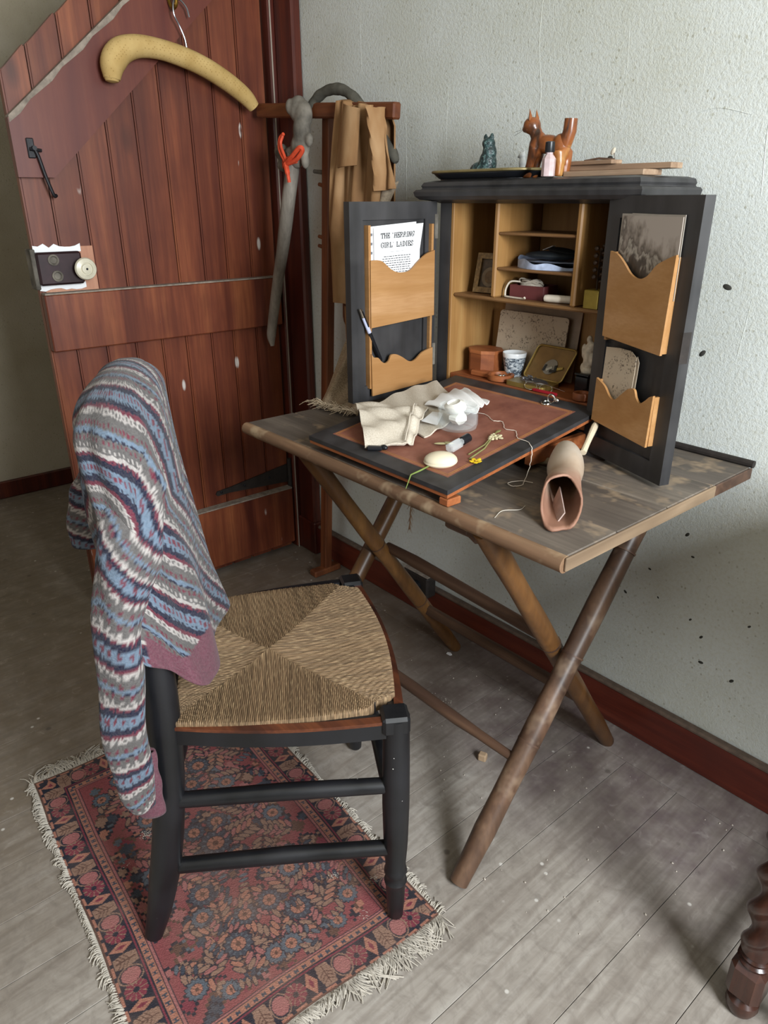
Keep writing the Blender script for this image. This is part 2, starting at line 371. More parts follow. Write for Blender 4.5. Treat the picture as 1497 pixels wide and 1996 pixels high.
m.color(m.mix(m.ramp(n, [(0.3, 0.0), (0.7, 0.07)]), c0, C('b6b2ae'))); m.bump(n, 0.7, 0.002); m.b.inputs['Sheen Weight'].default_value = 0.08; M_knit = m.m
m = Mat('rug_pile', 0.95, 0.1); v = m.coord(); n = m.noise(v, 500, 3); c0 = m.attr(); n2 = m.noise(v, 9, 4)
col = m.mix(m.ramp(n, [(0.3, 0.0), (0.7, 0.25)]), c0, C('3a3030')); col = m.mix(m.ramp(n2, [(0.45, 0.0), (0.75, 0.3)]), col, C('8d7566'))
m.color(col); m.bump(n, 0.6, 0.0015); M_rug = m.m
M_fringe = plain('cream_fringe', 'b3ab9f', 0.95, 0.15, 60)
M_twist = wood('dark_polished_oak', '23130f', '3d2119', '573427', 'z', 40, 0.25, 3, 0.05, 0.6).m
def thin_glass(name, tint, cloud, rough):
    m = Mat(name, rough, 0.5); nt = m.nt; out = nt.nodes['Material Output']
    tr_ = m.n('ShaderNodeBsdfTransparent'); tr_.inputs[0].default_value = tint; m.b.inputs['Base Color'].default_value = (0.85, 0.88, 0.88, 1)
    lw = m.n('ShaderNodeLayerWeight'); lw.inputs[0].default_value = 0.25
    f = m.math('ADD', m.math('MULTIPLY', lw.outputs['Facing'], 0.3), cloud)
    mx = m.n('ShaderNodeMixShader'); m.l(f, mx.inputs[0]); m.l(tr_.outputs[0], mx.inputs[1]); m.l(m.b.outputs[0], mx.inputs[2]); m.l(mx.outputs[0], out.inputs[0])
    return m.m
M_glass = thin_glass('clear_glass', (0.97, 0.98, 0.98, 1), 0.03, 0.06)
M_frost = thin_glass('cloudy_glass', (0.95, 0.97, 0.97, 1), 0.22, 0.25)
M_soap = plain('ivory_soap', 'd9cdb2', 0.4, 0.06, 12, 0.5)
M_cream = plain('white_soap', 'eceae2', 0.45, 0.04, 20)
M_cap = plain('black_plastic', '17181c', 0.35, 0.1)

# ================================================================== ROOM
b = B().span(-1.35, 3.40, -3.10, 0.10, -0.08, -0.012)
floor = struct('floor', b, M_sub)
PW = 0.1255
plank = B().box((0, 0, 0), (PW - 0.0011, 2.96, 0.02), 0.0005)
pm = mesh('plank', plank, (0, 0, 0), M_floor)
k = -20
while True:
    x = 1.2315 + PW * (k + 0.5)
    if x > 3.36: break
    link('plank', pm, (x, -1.585, -0.0101), floor); k += 1
bm_ = mesh('border_plank', B().box((0, 0, 0), (1.55, 0.1, 0.02), 0.0005), (0, 0, 0), M_floor)
for x in (-0.5, 1.053, 2.606): link('border_plank', bm_, (x, -0.0535, -0.0101), floor)

wall = struct('wall_right', B().span(-1.35, 3.40, 0.0, 0.10, -0.02, 2.42), M_wall)
for pts, r in (([(0.985, 0, 1.75), (0.993, 0, 1.62), (0.99, 0, 1.5), (1.004, 0, 1.40), (1.006, 0, 1.27)], 0.0016), ([(0.73, 0, 1.45), (0.726, 0, 1.37), (0.728, 0, 1.28)], 0.0012), ([(0.58, 0, 1.42), (0.585, 0, 1.2), (0.58, 0, 1.0)], 0.0012),
               ([(1.36, 0, 1.34), (1.40, 0, 1.345), (1.46, 0, 1.33)], 0.002), ([(1.50, 0, 1.40), (1.49, 0, 1.32), (1.50, 0, 1.2)], 0.0015), ([(1.2, 0, 1.5), (1.205, 0, 1.42), (1.2, 0, 1.34)], 0.0012), ([(0.40, 0, 1.66), (0.405, 0, 1.5)], 0.0012), ([(1.52, 0, 1.05), (1.51, 0, 0.9)], 0.0012)):
    part('paper_crease', B().tube(catmull(pts, 5), [r * 0.1] + [r * 0.38] * (len(catmull(pts, 5)) - 2) + [r * 0.2], 8), M_wall, wall)
M_speck = plain('dark_mark', '33312c', 0.9)
for i, (x, z, r) in enumerate([(0.66, 1.68, 0.004), (0.73, 1.69, 0.004), (1.47, 1.05, 0.009), (1.445, 0.925, 0.008), (1.19, 1.275, 0.006), (1.57, 1.05, 0.006), (1.48, 0.55, 0.006), (1.50, 0.505, 0.004), (1.55, 0.33, 0.005), (1.56, 0.27, 0.006), (1.52, 0.36, 0.004), (1.63, 0.26, 0.006), (1.38, 0.52, 0.004), (1.36, 0.36, 0.005), (1.64, 0.40, 0.004), (0.93, 0.55, 0.004), (1.41, 0.44, 0.004), (1.44, 0.38, 0.003)]):
    part('damage_mark', B().ell((x, 0, z), (r, 0.0015, r * 0.55), RY(random.uniform(-1, 1)), 8, 6), M_speck, wall)
struct('wall_left', B().span(-1.31, -1.21, -3.1, 0.0, -0.02, 2.42), M_wall2)
wr = B().span(-1.35, 0.65, -3.10, -3.0, -0.02, 2.42).span(1.95, 3.4, -3.10, -3.0, -0.02, 2.42).span(0.65, 1.95, -3.10, -3.0, -0.02, 1.05).span(0.65, 1.95, -3.10, -3.0, 2.15, 2.42)
struct('wall_rear', wr, M_wall2)
wn = B().span(3.30, 3.40, -3.0, -1.33, -0.02, 2.42).span(3.30, 3.40, -0.67, 0.0, -0.02, 2.42).span(3.30, 3.40, -1.33, -0.67, -0.02, 1.0).span(3.30, 3.40, -1.33, -0.67, 1.92, 2.42)
struct('wall_near', wn, M_wall2)
struct('ceiling', B().span(-1.35, 3.40, -3.10, 0.10, 2.40, 2.48), M_ceil)
M_sash = plain('white_sash', 'd8d6d0', 0.5, 0.05)
w1 = struct('window_1', B().span(3.31, 3.38, -1.33, -0.67, 1.0, 1.04, 0.004).span(3.31, 3.38, -1.33, -0.67, 1.88, 1.92, 0.004).span(3.31, 3.38, -1.33, -1.29, 1.04, 1.88, 0.004).span(3.31, 3.38, -0.71, -0.67, 1.04, 1.88, 0.004), M_sash, (3.34, -1.0, 1.0))
part('glazing_bar', B().span(3.33, 3.36, -1.01, -0.99, 1.04, 1.88), M_sash, w1); part('glazing_bar', B().span(3.33, 3.36, -1.29, -0.71, 1.45, 1.47), M_sash, w1)
w2 = struct('added_fill_window', B().span(0.63, 1.97, -3.08, -3.01, 1.03, 1.07, 0.004).span(0.63, 1.97, -3.08, -3.01, 2.13, 2.17, 0.004).span(0.63, 0.67, -3.08, -3.01, 1.03, 2.17, 0.004).span(1.93, 1.97, -3.08, -3.01, 1.03, 2.17, 0.004), M_sash, (1.3, -3.04, 1.05))  # unseen window added behind the camera to go with the fill light
part('glazing_bar', B().span(1.29, 1.31, -3.06, -3.03, 1.05, 2.15), M_sash, w2)

bb = struct('baseboard_right', B().span(0.14, 3.30, -0.018, -0.0005, 0.0, 0.108, 0.004), M_trim, (0.14, 0, 0))
part('moulding', B().span(0.14, 3.30, -0.022, -0.0005, 0.100, 0.112, 0.004), plain('dusty_brown', '5c4d42', 0.9, 0.3, 60), bb)
struct('baseboard_left', B().span(-1.21, -1.19, -3.0, -0.1, 0.0, 0.075, 0.004), M_trimz, (-1.2, -1.5, 0))
t1 = struct('trim_1', B().span(0.045, 0.138, -0.032, -0.0005, 0.0, 2.1, 0.006), M_trimz, (0.09, 0, 0), 'dark red-brown door architrave beside the textured wall')
part('plinth_block', B().span(0.04, 0.145, -0.038, -0.0005, 0.0, 0.125, 0.004), M_trimz, t1)
part('paint_line', B().span(0.0455, 0.0475, -0.046, -0.0425, 0.0, 2.1), plain('chipped_paint_line', '9a8f82', 0.8), t1)
part('jamb', B().span(-0.03, 0.045, -0.05, -0.0005, 0.0, 2.1, 0.004), M_trimz, t1)

# ================================================================== DOOR (open at right angles to the wall, hinged at the jamb)
door = struct('door_1', B().span(-0.014, 0.006, -0.785, -0.058, 0.006, 0.24), M_door, (0, -0.42, 0), 'red-brown plank door with a sloping top standing open')
YB = [-0.79, -0.721, -0.637, -0.552, -0.471, -0.393, -0.308, -0.231, -0.146, -0.056]
ztop = lambda y: min(1.95, 1.491 + (y + 0.781) * 0.873)
for i in range(9):
    y0, y1 = YB[i] + 0.0012, YB[i + 1] - 0.0012; g = 0.004
    poly = [(y0 + g, 0.006), (y1 - g, 0.006), (y1 - g, ztop(y1)), (y0 + g, ztop(y0))]
    pb = B().prism(poly, lambda u, w, t: (t, u, w), -0.006, 0.019)
    pb.prism([(y0, 0.007), (y1, 0.007), (y1, ztop(y1) - 0.002), (y0, ztop(y0) - 0.002)], lambda u, w, t: (t, u, w), -0.006, 0.0145)
    cy = (y0 + y1) / 2
    o = link('plank', mesh('plank', pb, (0, cy, 0.5), M_door, 25), Vector((0, cy, 0.5)) - ORG[door.name], door)
BR_u = lambda y: 1.391 + (y + 0.787) * 0.85; BR_l = lambda y: 1.255 + (y + 0.710) * 0.90
poly = [(-0.797, 1.253), (-0.710, 1.253), (-0.10, BR_l(-0.10)), (-0.10, BR_u(-0.10)), (-0.797, BR_u(-0.797))]
br = part('diagonal_brace', B().prism(poly, lambda u, w, t: (t, u, w), 0.0195, 0.045), M_brace, door, 25)
part('dust_layer', B().prism([(-0.795 + 0.695 * i_ / 24, BR_u(-0.795 + 0.695 * i_ / 24) - 0.012 - 0.004 * math.sin(i_ * 2.1)) for i_ in range(25)] + [(-0.10, BR_u(-0.10) + 0.003), (-0.795, BR_u(-0.795) + 0.003)], lambda u, w, t: (t, u, w), 0.0196, 0.0462), M_dust, br, 25, label='grey dust along the top of the brace')
mid = part('ledge', B().span(0.0195, 0.050, -0.79, -0.062, 0.823, 0.972, 0.003), M_door, door)
part('dust_layer', B().span(0.0196, 0.0508, -0.788, -0.064, 0.9715, 0.9755), M_dust, mid, label='grey dust along the top of the ledge')
bot = part('ledge', B().span(0.0195, 0.050, -0.79, -0.062, 0.03, 0.243, 0.003), M_door, door)
part('dust_layer', B().span(0.0196, 0.0508, -0.788, -0.064, 0.2425, 0.247), M_dust, bot)
poly = [(-0.35, 0.284), (-0.345, 0.294), (-0.30, 0.2975), (-0.065, 0.328), (-0.065, 0.262), (-0.30, 0.2795), (-0.345, 0.278)]
hg = part('strap_hinge', B().prism(poly, lambda u, w, t: (t, u, w), 0.0195, 0.0255), M_hinge, door, 25, label='black tapering strap hinge')
for y in (-0.33, -0.24, -0.14): part('hinge_screw', B().lathe([(0.005, 0), (0.0045, 0.002), (0.002, 0.003)], (0.0255, y, 0.289 + (y + 0.34) * 0.03), 10, RY(PI / 2)), M_iron, hg)
part('hinge_knuckle', B().lathe([(0.008, 0), (0.008, 0.11)], (0.03, -0.058, 0.24), 12), M_hinge, hg)
# cabin hook
hk = part('cabin_hook', B().tube(catmull([(0.055, -0.752, 1.318), (0.056, -0.745, 1.30), (0.056, -0.737, 1.26), (0.056, -0.728, 1.225), (0.054, -0.722, 1.21), (0.05, -0.716, 1.212)], 5), 0.0042, 10), M_iron, door)
part('hook_plate', B().box((0.047, -0.757, 1.318), (0.005, 0.018, 0.045), 0.002).tube([(0.049, -0.752, 1.318), (0.062, -0.752, 1.318)], 0.0055, 10).tube([(0.055, -0.762, 1.316), (0.055, -0.735, 1.313)], 0.004, 8), M_iron, hk)
# lock
lk = part('rim_lock', B().box((0.036, -0.735, 1.036), (0.026, 0.115, 0.082), 0.005), plain('dark_purple_lock', '2b1a1e', 0.4, 0.4, 30, 0.5, 0.3), door, label='dark metal rim lock case')
part('bare_wood_patch', B().span(0.0192, 0.0215, -0.775, -0.635, 0.972, 1.088, 0.001), wood('bare_pine', 'a4705a', 'bc8a70', 'c79a80', 'z', 60, 0.7).m, lk, label='unpainted pale patch behind the lock')
KR = RY(PI / 2)
kb = part('knob', B().lathe([(0.006, 0), (0.006, 0.012), (0.018, 0.016), (0.027, 0.022), (0.0285, 0.028), (0.026, 0.034), (0.016, 0.037), (0.0155, 0.034), (0.013, 0.034), (0.0125, 0.038), (0.004, 0.039)], (0.048, -0.681, 1.034), 28, KR), plain('ivory_china', 'c9c2ad', 0.3, 0.12, 60, 0.5), lk, label='round ivory door knob')
part('knob_screw', B().lathe([(0.003, 0), (0.002, 0.001)], (0.0871, -0.681, 1.034), 10, KR), M_iron, kb)
for dy, dz in ((-0.752, 1.058), (-0.748, 1.018)):
    part('keyhole_ring', B().lathe([(0.014, 0), (0.014, 0.005), (0.010, 0.007), (0.008, 0.002), (0.002, 0.001)], (0.0485, dy, dz), 18, KR), M_bone, lk)
for z, h in ((1.083, 0.016), (0.990, 0.016)):
    pts = [(-0.79 + i * 0.0135, z + (h * random.uniform(0.2, 0.9) if z > 1.04 else 0.008)) for i in range(10)] + [(-0.79 + i * 0.0135, z - (h * random.uniform(0.3, 0.9) if z < 1.04 else 0.008)) for i in range(9, -1, -1)]
    part('paint_flake', B().prism(pts, lambda u, w, t: (t, u, w), 0.0216, 0.0235), M_paper, lk, 0, label='ragged white paint around the lock')
part('lock_keep', B().span(-0.005, 0.04, -0.802, -0.7905, 0.985, 1.085, 0.002), M_bone, lk)
cb = part('brass_hook', B().tube(catmull([(0.047, -0.352, 1.70), (0.05, -0.352, 1.675), (0.062, -0.35, 1.655), (0.078, -0.347, 1.66), (0.082, -0.346, 1.678)], 6), 0.0045, 10), M_brass, door)
part('hook_base', B().box((0.047, -0.352, 1.70), (0.004, 0.018, 0.05), 0.0015), M_brass, cb)

# padded coat hanger hanging from the brass hook
hx = 0.085
hang = thing('coat_hanger', (hx, -0.345, 1.52), 'padded coat hanger in dotted yellow fabric hanging on the red door', 'hanger')
prof = [(-0.545, 1.478, 0.020), (-0.538, 1.512, 0.030), (-0.515, 1.540, 0.031), (-0.47, 1.556, 0.0265), (-0.41, 1.556, 0.024), (-0.345, 1.545, 0.0245), (-0.28, 1.526, 0.0245), (-0.215, 1.497, 0.024), (-0.165, 1.467, 0.022), (-0.14, 1.443, 0.017)]
pp = catmull([(hx, y, z) for y, z, r in prof], 5); rr = [p[0] for p in catmull([(r, 0, 0) for y, z, r in prof], 5)]
pad = part('padding', B().tube(pp, rr, 20, True, flat=(1, 0, 0)), M_hanger, hang)
part('stitched_end', B().lathe([(0.019, -0.001), (0.016, 0.005), (0.006, 0.008)], (hx, -0.545, 1.478), 14, RX(PI * 0.97)), M_hanger, hang)
part('wire_hook', B().tube(catmull([(hx - 0.01, -0.326, 1.545), (hx - 0.01, -0.329, 1.585), (hx - 0.01, -0.341, 1.615), (hx - 0.006, -0.356, 1.64), (hx - 0.008, -0.352, 1.668), (hx - 0.012, -0.333, 1.674), (hx - 0.014, -0.315, 1.66), (hx - 0.016, -0.308, 1.64)], 6), 0.0022, 8), M_steel, hang)

# ================================================================== WOODEN STAND AND WHAT HANGS ON IT
bar_z = lambda x: 1.437 - (x - 0.07) * 0.078
std = thing('clothes_stand', (0.272, -0.085, 0), 'wooden T-shaped stand with a cross bar, upright by the wall', 'clothes stand')
part('upright', B().box((0.320, -0.083, 0.705), (0.032, 0.028, 1.41), 0.003, RY(0.0695)), M_stand, std)
ang = math.atan(0.078)
part('cross_bar', B().box((0.37, -0.11, bar_z(0.37)), (0.61, 0.024, 0.036), 0.004, RY(ang)), M_standx, std)
part('foot', B().box((0.275, -0.088, 0.011), (0.036, 0.11, 0.022), 0.004), M_stand, std)
for z, l in ((1.268, 0.035), (1.235, 0.012), (1.10, 0.012), (1.075, 0.012)):
    part('peg', B().tube([(0.258 + 0.0697 * z, -0.090, z), (0.252 + 0.0697 * z - l, -0.094, z + 0.004)], [0.006, 0.005], 8), M_bone if l > 0.02 else M_stand, std)

dw = thing('driftwood_staff', (0.28, -0.15, 1.30), 'grey driftwood staff with a knobbly bone head tied with orange twine', 'staff')
hd = B()
for c, d in (((0.318, -0.145, 1.418), (0.030, 0.024, 0.034)), ((0.338, -0.145, 1.405), (0.030, 0.022, 0.036)), ((0.335, -0.15, 1.365), (0.028, 0.022, 0.045)), ((0.325, -0.15, 1.33), (0.034, 0.022, 0.034)), ((0.366, -0.15, 1.345), (0.013, 0.011, 0.018)),
             ((0.29, -0.15, 1.318), (0.040, 0.018, 0.016)), ((0.232, -0.15, 1.322), (0.022, 0.02, 0.021)), ((0.238, -0.15, 1.288), (0.018, 0.018, 0.017)), ((0.265, -0.15, 1.31), (0.035, 0.016, 0.014)), ((0.345, -0.15, 1.295), (0.012, 0.012, 0.02)), ((0.30, -0.15, 1.30), (0.03, 0.018, 0.024)), ((0.300, -0.16, 1.425), (0.014, 0.012, 0.02))): hd.ell(c, d, None, 14, 10)
blob(part('bone_head', hd, M_bone, dw, 0), 0.004, 4)
sp_ = [(0.296, -0.152, 1.315), (0.283, -0.152, 1.27), (0.258, -0.152, 1.20), (0.232, -0.15, 1.13), (0.205, -0.148, 1.06), (0.172, -0.146, 0.985), (0.14, -0.144, 0.905), (0.113, -0.142, 0.835), (0.103, -0.142, 0.80), (0.106, -0.142, 0.77)]
part('shaft', B().tube(catmull(sp_, 5), [p[0] for p in catmull([(r, 0, 0) for r in (0.019, 0.019, 0.0195, 0.0195, 0.018, 0.0165, 0.016, 0.015, 0.014, 0.006)], 5)], 12, True), M_drift, dw)
tw = B()
for dz in (0.0, 0.007, 0.013): tw.tube([(0.29 + 0.03 * math.cos(t), -0.152 + 0.025 * math.sin(t), 1.287 + dz + 0.007 * math.cos(t)) for t in np.linspace(0, 2 * PI, 25)], 0.0042, 8)
tw.tube(catmull([(0.292, -0.178, 1.292), (0.262, -0.175, 1.325), (0.262, -0.172, 1.352), (0.28, -0.172, 1.362)], 6), 0.0045, 8)
tw.tube(catmull([(0.300, -0.178, 1.292), (0.272, -0.177, 1.335), (0.276, -0.172, 1.358)], 6), 0.004, 8)
tw.tube(catmull([(0.296, -0.179, 1.292), (0.33, -0.182, 1.305), (0.362, -0.178, 1.325), (0.366, -0.172, 1.318), (0.34, -0.176, 1.297), (0.30, -0.18, 1.288)], 6), 0.006, 8)
tw.tube(catmull([(0.296, -0.18, 1.29), (0.310, -0.184, 1.262), (0.312, -0.182, 1.243)], 6), [0.007] * 6 + [0.005] * 7, 8)
part('twine', tw, M_twine, dw, label='orange twine knotted around the neck')

bp = [(0.335, -0.115, 1.425), (0.36, -0.112, 1.445), (0.40, -0.108, 1.457), (0.45, -0.105, 1.455), (0.49, -0.10, 1.437), (0.53, -0.09, 1.40), (0.58, -0.082, 1.345), (0.62, -0.08, 1.305), (0.635, -0.08, 1.283)]
bpp = catmull(bp, 5)
single('crooked_branch', B().tube(bpp, [0.013 + 0.0009 * math.sin(i * 1.3) + (0.002 if i in (13, 14) else 0) for i in range(len(bpp) - 3)] + [0.011, 0.01, 0.006], 12), plain('dark_grey_bark', '4d4a42', 0.9, 0.3, 40, 0.2, 0, 0.6), (0.48, -0.1, 1.41), 'dark bent branch arching over the stand\'s cross bar behind the tan garment', 'branch')

# tan garment folded over the bar
def interp(t, xs, ys): return float(np.interp(t, xs, ys))
coat = thing('tan_garment', (0.56, -0.13, 1.40), 'tan leather garment draped over the cross bar of the stand', 'garment')
def coat_f(u, v_):
    z = 1.418 - v_ * 0.475
    xl = interp(v_, [0, 0.08, 0.3, 0.6, 1.0], [0.475, 0.468, 0.452, 0.438, 0.452]); xr = interp(v_, [0, 0.1, 0.3, 0.6, 1.0], [0.635, 0.66, 0.655, 0.65, 0.64])
    x = xl + (xr - xl) * u
    y = -0.128 - 0.018 * v_ ** 0.5 - 0.010 * math.sin(u * 15 + 0.5 * math.sin(v_ * 5)) * (0.35 + 0.9 * v_) - 0.006 * math.sin(u * 34 + 1.5 + v_ * 3) * (1 - 0.5 * v_)
    if v_ < 0.05: y += 0.022 * (1 - v_ / 0.05); z = 1.418 - 0.02 * (u - 0.3) + 0.004 * math.sin(u * 14)
    return (x, y, z - 0.012 * u)
part('body', B().sheet(coat_f, 60, 50, -0.004), M_coat, coat, 60)
part('back_panel', B().sheet(lambda u, v_: (0.49 + 0.14 * u, -0.105 + 0.028 * min(1, v_ * 12) + 0.006 * math.sin(u * 17), 1.425 - 0.02 * u - v_ * 0.4), 30, 20, 0.004), M_coat, coat, 60)
def flap_f(u, v_):
    return (0.528 + 0.062 * u - 0.012 * v_ + 0.012 * u * v_, -0.153 - 0.012 * math.sin(PI * u) - 0.014 * v_, 1.414 - 0.016 * u - v_ * (0.142 - 0.02 * u))
part('collar_flap', B().sheet(flap_f, 14, 18, -0.004), M_coat, coat, 60)
def slv_f(u, v_):
    z = 1.405 - 0.012 * u - v_ * 0.19
    xl = interp(v_, [0, 0.5, 1], [0.615, 0.63, 0.632]); xr = interp(v_, [0, 0.4, 0.8, 1], [0.645, 0.672, 0.700, 0.706])
    y = -0.135 - 0.026 * math.sin(PI * u) - 0.012 * math.sin(u * 12 + v_ * 3)
    return (xl + (xr - xl) * u, y, z + 0.02 * u * v_)
part('sleeve', B().sheet(slv_f, 20, 24, -0.004), M_coat, coat, 60)
part('sleeve_lining', B().sheet(lambda u, v_: (0.635 + 0.065 * u * (1 - v_) , -0.128 - 0.015 * math.sin(PI * u), 1.225 + 0.015 * u - v_ * 0.085), 10, 10, -0.003), weave('pale_lining', '8a7a68', 'a89882', 200), coat, 60)
low = thing('brown_garment', (0.49, -0.13, 0.79), 'dark brown leather garment hanging below the tan garment behind the cabinet door', 'garment')
def low_f(u, v_):
    z = 1.02 - v_ * interp(u, [0, 0.3, 0.55, 0.75, 1], [0.10, 0.20, 0.19, 0.235, 0.16])
    return (0.442 + 0.12 * u + 0.016 * v_ * u, -0.100 - 0.010 * math.sin(u * 14) - 0.004 * v_, z)
part('body', B().sheet(low_f, 30, 20, -0.004), M_coat2, low, 60)
part('strap', B().sheet(lambda u, v_: (0.475 + 0.035 * u + 0.01 * v_, -0.125 - 0.004 * math.sin(PI * u), 0.93 - v_ * (0.15 - 0.03 * u)), 6, 12, -0.004), M_coat, low, 60)

# ================================================================== TABLE
TZ = 0.735
tb = thing('folding_table', (1.14, -0.3, 0), 'old folding table with a plank top and crossed round legs', 'table')
ys = [-0.585, -0.46, -0.315, -0.165, -0.02]
for i in range(4):
    part('top_plank', B().span(0.702, 1.585, ys[i] + 0.0008, ys[i + 1] - 0.0008, TZ - 0.022, TZ - 0.0006 * (i % 2), 0.002), M_table, tb)
part('front_edge', B().tube([(0.700, -0.588, TZ - 0.0135), (1.585, -0.588, TZ - 0.0135)], 0.0135, 14), M_tedge, tb)
part('end_edge', B().span(1.5852, 1.590, -0.592, -0.16, TZ - 0.023, TZ - 0.001, 0.0015), M_tend, tb)
part('end_edge', B().span(1.5852, 1.5895, -0.158, -0.02, TZ - 0.023, TZ - 0.001, 0.0015), M_strx, tb)
part('back_rail', B().tube([(0.70, -0.014, TZ + 0.004), (1.588, -0.014, TZ + 0.004)], 0.0075, 10), M_hinge, tb, label='dark rounded rail along the back edge')
def ln(p, q, t): return tuple(p[i] + (q[i] - p[i]) * t for i in range(3))
def pole(name, p, q, r, mat, rings=()):
    n = 24; pts = [ln(p, q, i / n) for i in range(n + 1)]; rad = [r * (0.84 + 0.16 * min(1, i / 3)) if i < 3 else r * (1 + 0.035 * math.sin(i * 0.9)) for i in range(n + 1)]
    o = part(name, B().tube(pts, rad, 16), mat, tb)
    for t in rings: part('groove_ring', B().tube([ln(p, q, t - 0.002), ln(p, q, t + 0.002)], r * 1.055, 16), M_strx, o)
    return o
pole('leg', (1.458, -0.636, 0.004), (1.458, -0.098, 0.713), 0.0215, M_leg, (0.335, 0.545, 0.80))
pole('leg', (1.415, -0.082, 0.004), (1.415, -0.572, 0.713), 0.0200, M_leg2, (0.56,))
pole('leg', (0.902, -0.078, 0.004), (0.902, -0.566, 0.713), 0.0195, M_leg2, (0.30, 0.60))
pole('leg', (0.860, -0.645, 0.004), (0.860, -0.128, 0.713), 0.0205, M_leg2, (0.55,))
part('stretcher', B().tube([(0.86, -0.488, 0.215), (1.0, -0.49, 0.218), (1.16, -0.488, 0.216), (1.3, -0.488, 0.213), (1.36, -0.487, 0.213), (1.455, -0.486, 0.213)], [0.010, 0.0125, 0.0135, 0.0125, 0.010, 0.009], 12), M_strx, tb)
part('stretcher', B().tube([(0.90, -0.335, 0.412), (1.0, -0.335, 0.410), (1.4, -0.35, 0.404)], [0.012, 0.015, 0.013], 12), M_strx, tb)
part('stretcher', B().span(0.90, 1.416, -0.215, -0.197, 0.174, 0.202, 0.004), M_strx, tb)
for x in (0.88, 1.437): part('batten', B().span(x - 0.03, x + 0.03, -0.54, -0.05, 0.693, 0.7125, 0.004), M_strx, tb)
part('bracket', B().box((1.352, -0.555, 0.698), (0.06, 0.035, 0.03), 0.006).box((1.388, -0.56, 0.692), (0.03, 0.02, 0.03), 0.006, RY(0.4)), M_strx, tb)
# sack cloth lying over the back left corner
sk = thing('burlap_sack', (0.76, -0.35, TZ), 'frayed burlap cloth slumped on the far left corner of the table', 'cloth')
def sk_f(u, v_):
    p0 = np.array((0.51 + 0.16 * u, -0.13 - 0.03 * u, 0.87)); p1 = np.array((0.715 + 0.125 * u, -0.395 + 0.02 * u, 0.748))
    p = p0 * (1 - v_) + p1 * v_; p[2] = 0.745 + (p[2] - 0.745) * (1 - v_) ** 0.6 + 0.035 * math.sin(PI * v_) * (0.6 + 0.4 * math.sin(u * 8)) + 0.010 * math.sin(u * 17 + v_ * 6) * (1 - 0.6 * v_)
    return tuple(p)
part('cloth', B().sheet(sk_f, 36, 30, 0.004), M_burlap, sk, 60)
fr = B()
for i in range(110):
    u = random.random(); s0 = Vector(sk_f(u, 1.0)) + Vector((0, 0, 0.002)); d = Vector((random.uniform(-0.06, 0.0), random.uniform(-0.035, 0.008), 0)) * random.uniform(0.5, 1.1)
    p2 = s0 + d; p2.z = random.uniform(0.7375, 0.752)
    fr.tube([s0, (s0 + p2) / 2 + Vector((random.uniform(-0.006, 0.006), random.uniform(-0.006, 0.006), random.uniform(0, 0.012))), p2], [0.0010, 0.0009, 0.0006], 4, False)
part('fringe', fr, plain('burlap_threads', 'a8957c', 0.9, 0.2), sk, kind='stuff')
# dried grass sprig hanging under the table top
sg = B().tube([(1.083, -0.42, 0.7115), (1.080, -0.42, 0.65), (1.071, -0.42, 0.545)], 0.0012, 6)
for i in range(44):
    t = i / 44; z = 0.69 - 0.14 * t; w_ = 0.012 * (0.5 + 0.5 * math.sin(PI * min(1, 0.25 + t * 0.8))); xc = 1.071 + (z - 0.545) * 0.07
    a_ = random.uniform(0, 2 * PI); sg.tube([(xc, -0.42, z), (xc + w_ * math.cos(a_), -0.42 + w_ * 0.6 * math.sin(a_), z - 0.018)], [0.0011, 0.0003], 4)
single('dried_grass_sprig', sg, plain('dried_grass', '9a7f66', 0.9, 0.2), (1.083, -0.42, 0.712), 'dried grass sprig hanging below the middle of the table top', 'grass')

# ================================================================== WRITING CABINET
X0, X1, YF, YK = 0.885, 1.358, -0.170, -0.014
cab = thing('writing_cabinet', (1.105, -0.09, TZ), 'black writing cabinet with open doors, honey oak inside and a let-down leather flap', 'cabinet')
part('plinth', B().rect(X0, X1, YF, YK, [(0.028, TZ), (0.028, TZ + 0.012), (0.02, TZ + 0.018), (0.006, TZ + 0.026), (0.0, TZ + 0.03)]), M_black, cab, 25)
part('side_panel', B().span(X0, X0 + 0.036, YF, YK, TZ + 0.028, 1.196, 0.002), M_black, cab)
part('side_panel', B().span(X1 - 0.022, X1, YF, YK, TZ + 0.028, 1.196, 0.002), M_black, cab)
part('side_lining', B().span(X0 + 0.036, X0 + 0.045, YF - 0.001, YK, 0.80, 1.196, 0.0015), M_honey, cab)
part('side_lining', B().span(X1 - 0.028, X1 - 0.022, YF - 0.001, YK, 0.80, 1.196, 0.0015), M_honey, cab)
part('back_panel', B().span(X0 + 0.045, X1 - 0.028, -0.024, YK, 0.80, 1.196), M_honey, cab)
part('cornice', B().rect(X0, X1, YF, YK, [(0.0, 1.192), (0.012, 1.196), (0.032, 1.199), (0.040, 1.206), (0.042, 1.214), (0.038, 1.2185), (0.030, 1.2195), (0.028, 1.222), (0.030, 1.226), (0.026, 1.233), (0.010, 1.2365), (0.0, 1.237)]), M_black, cab, 25)
part('bottom_board', B().span(X0 + 0.045, X1 - 0.028, YF + 0.002, -0.024, 0.812, 0.827, 0.002), M_cedar, cab)
part('shelf', B().span(X0 + 0.045, X1 - 0.028, YF + 0.004, -0.024, 0.999, 1.007, 0.003), M_honeyx, cab)
for x in (1.047, 1.251): part('divider', B().span(x - 0.006, x + 0.006, YF + 0.003, -0.024, 1.007, 1.194, 0.003), M_honey, cab)
for z in (1.066, 1.135): part('shelf', B().span(1.053, 1.245, YF + 0.006, -0.024, z - 0.003, z + 0.003, 0.002), M_honeyx, cab)
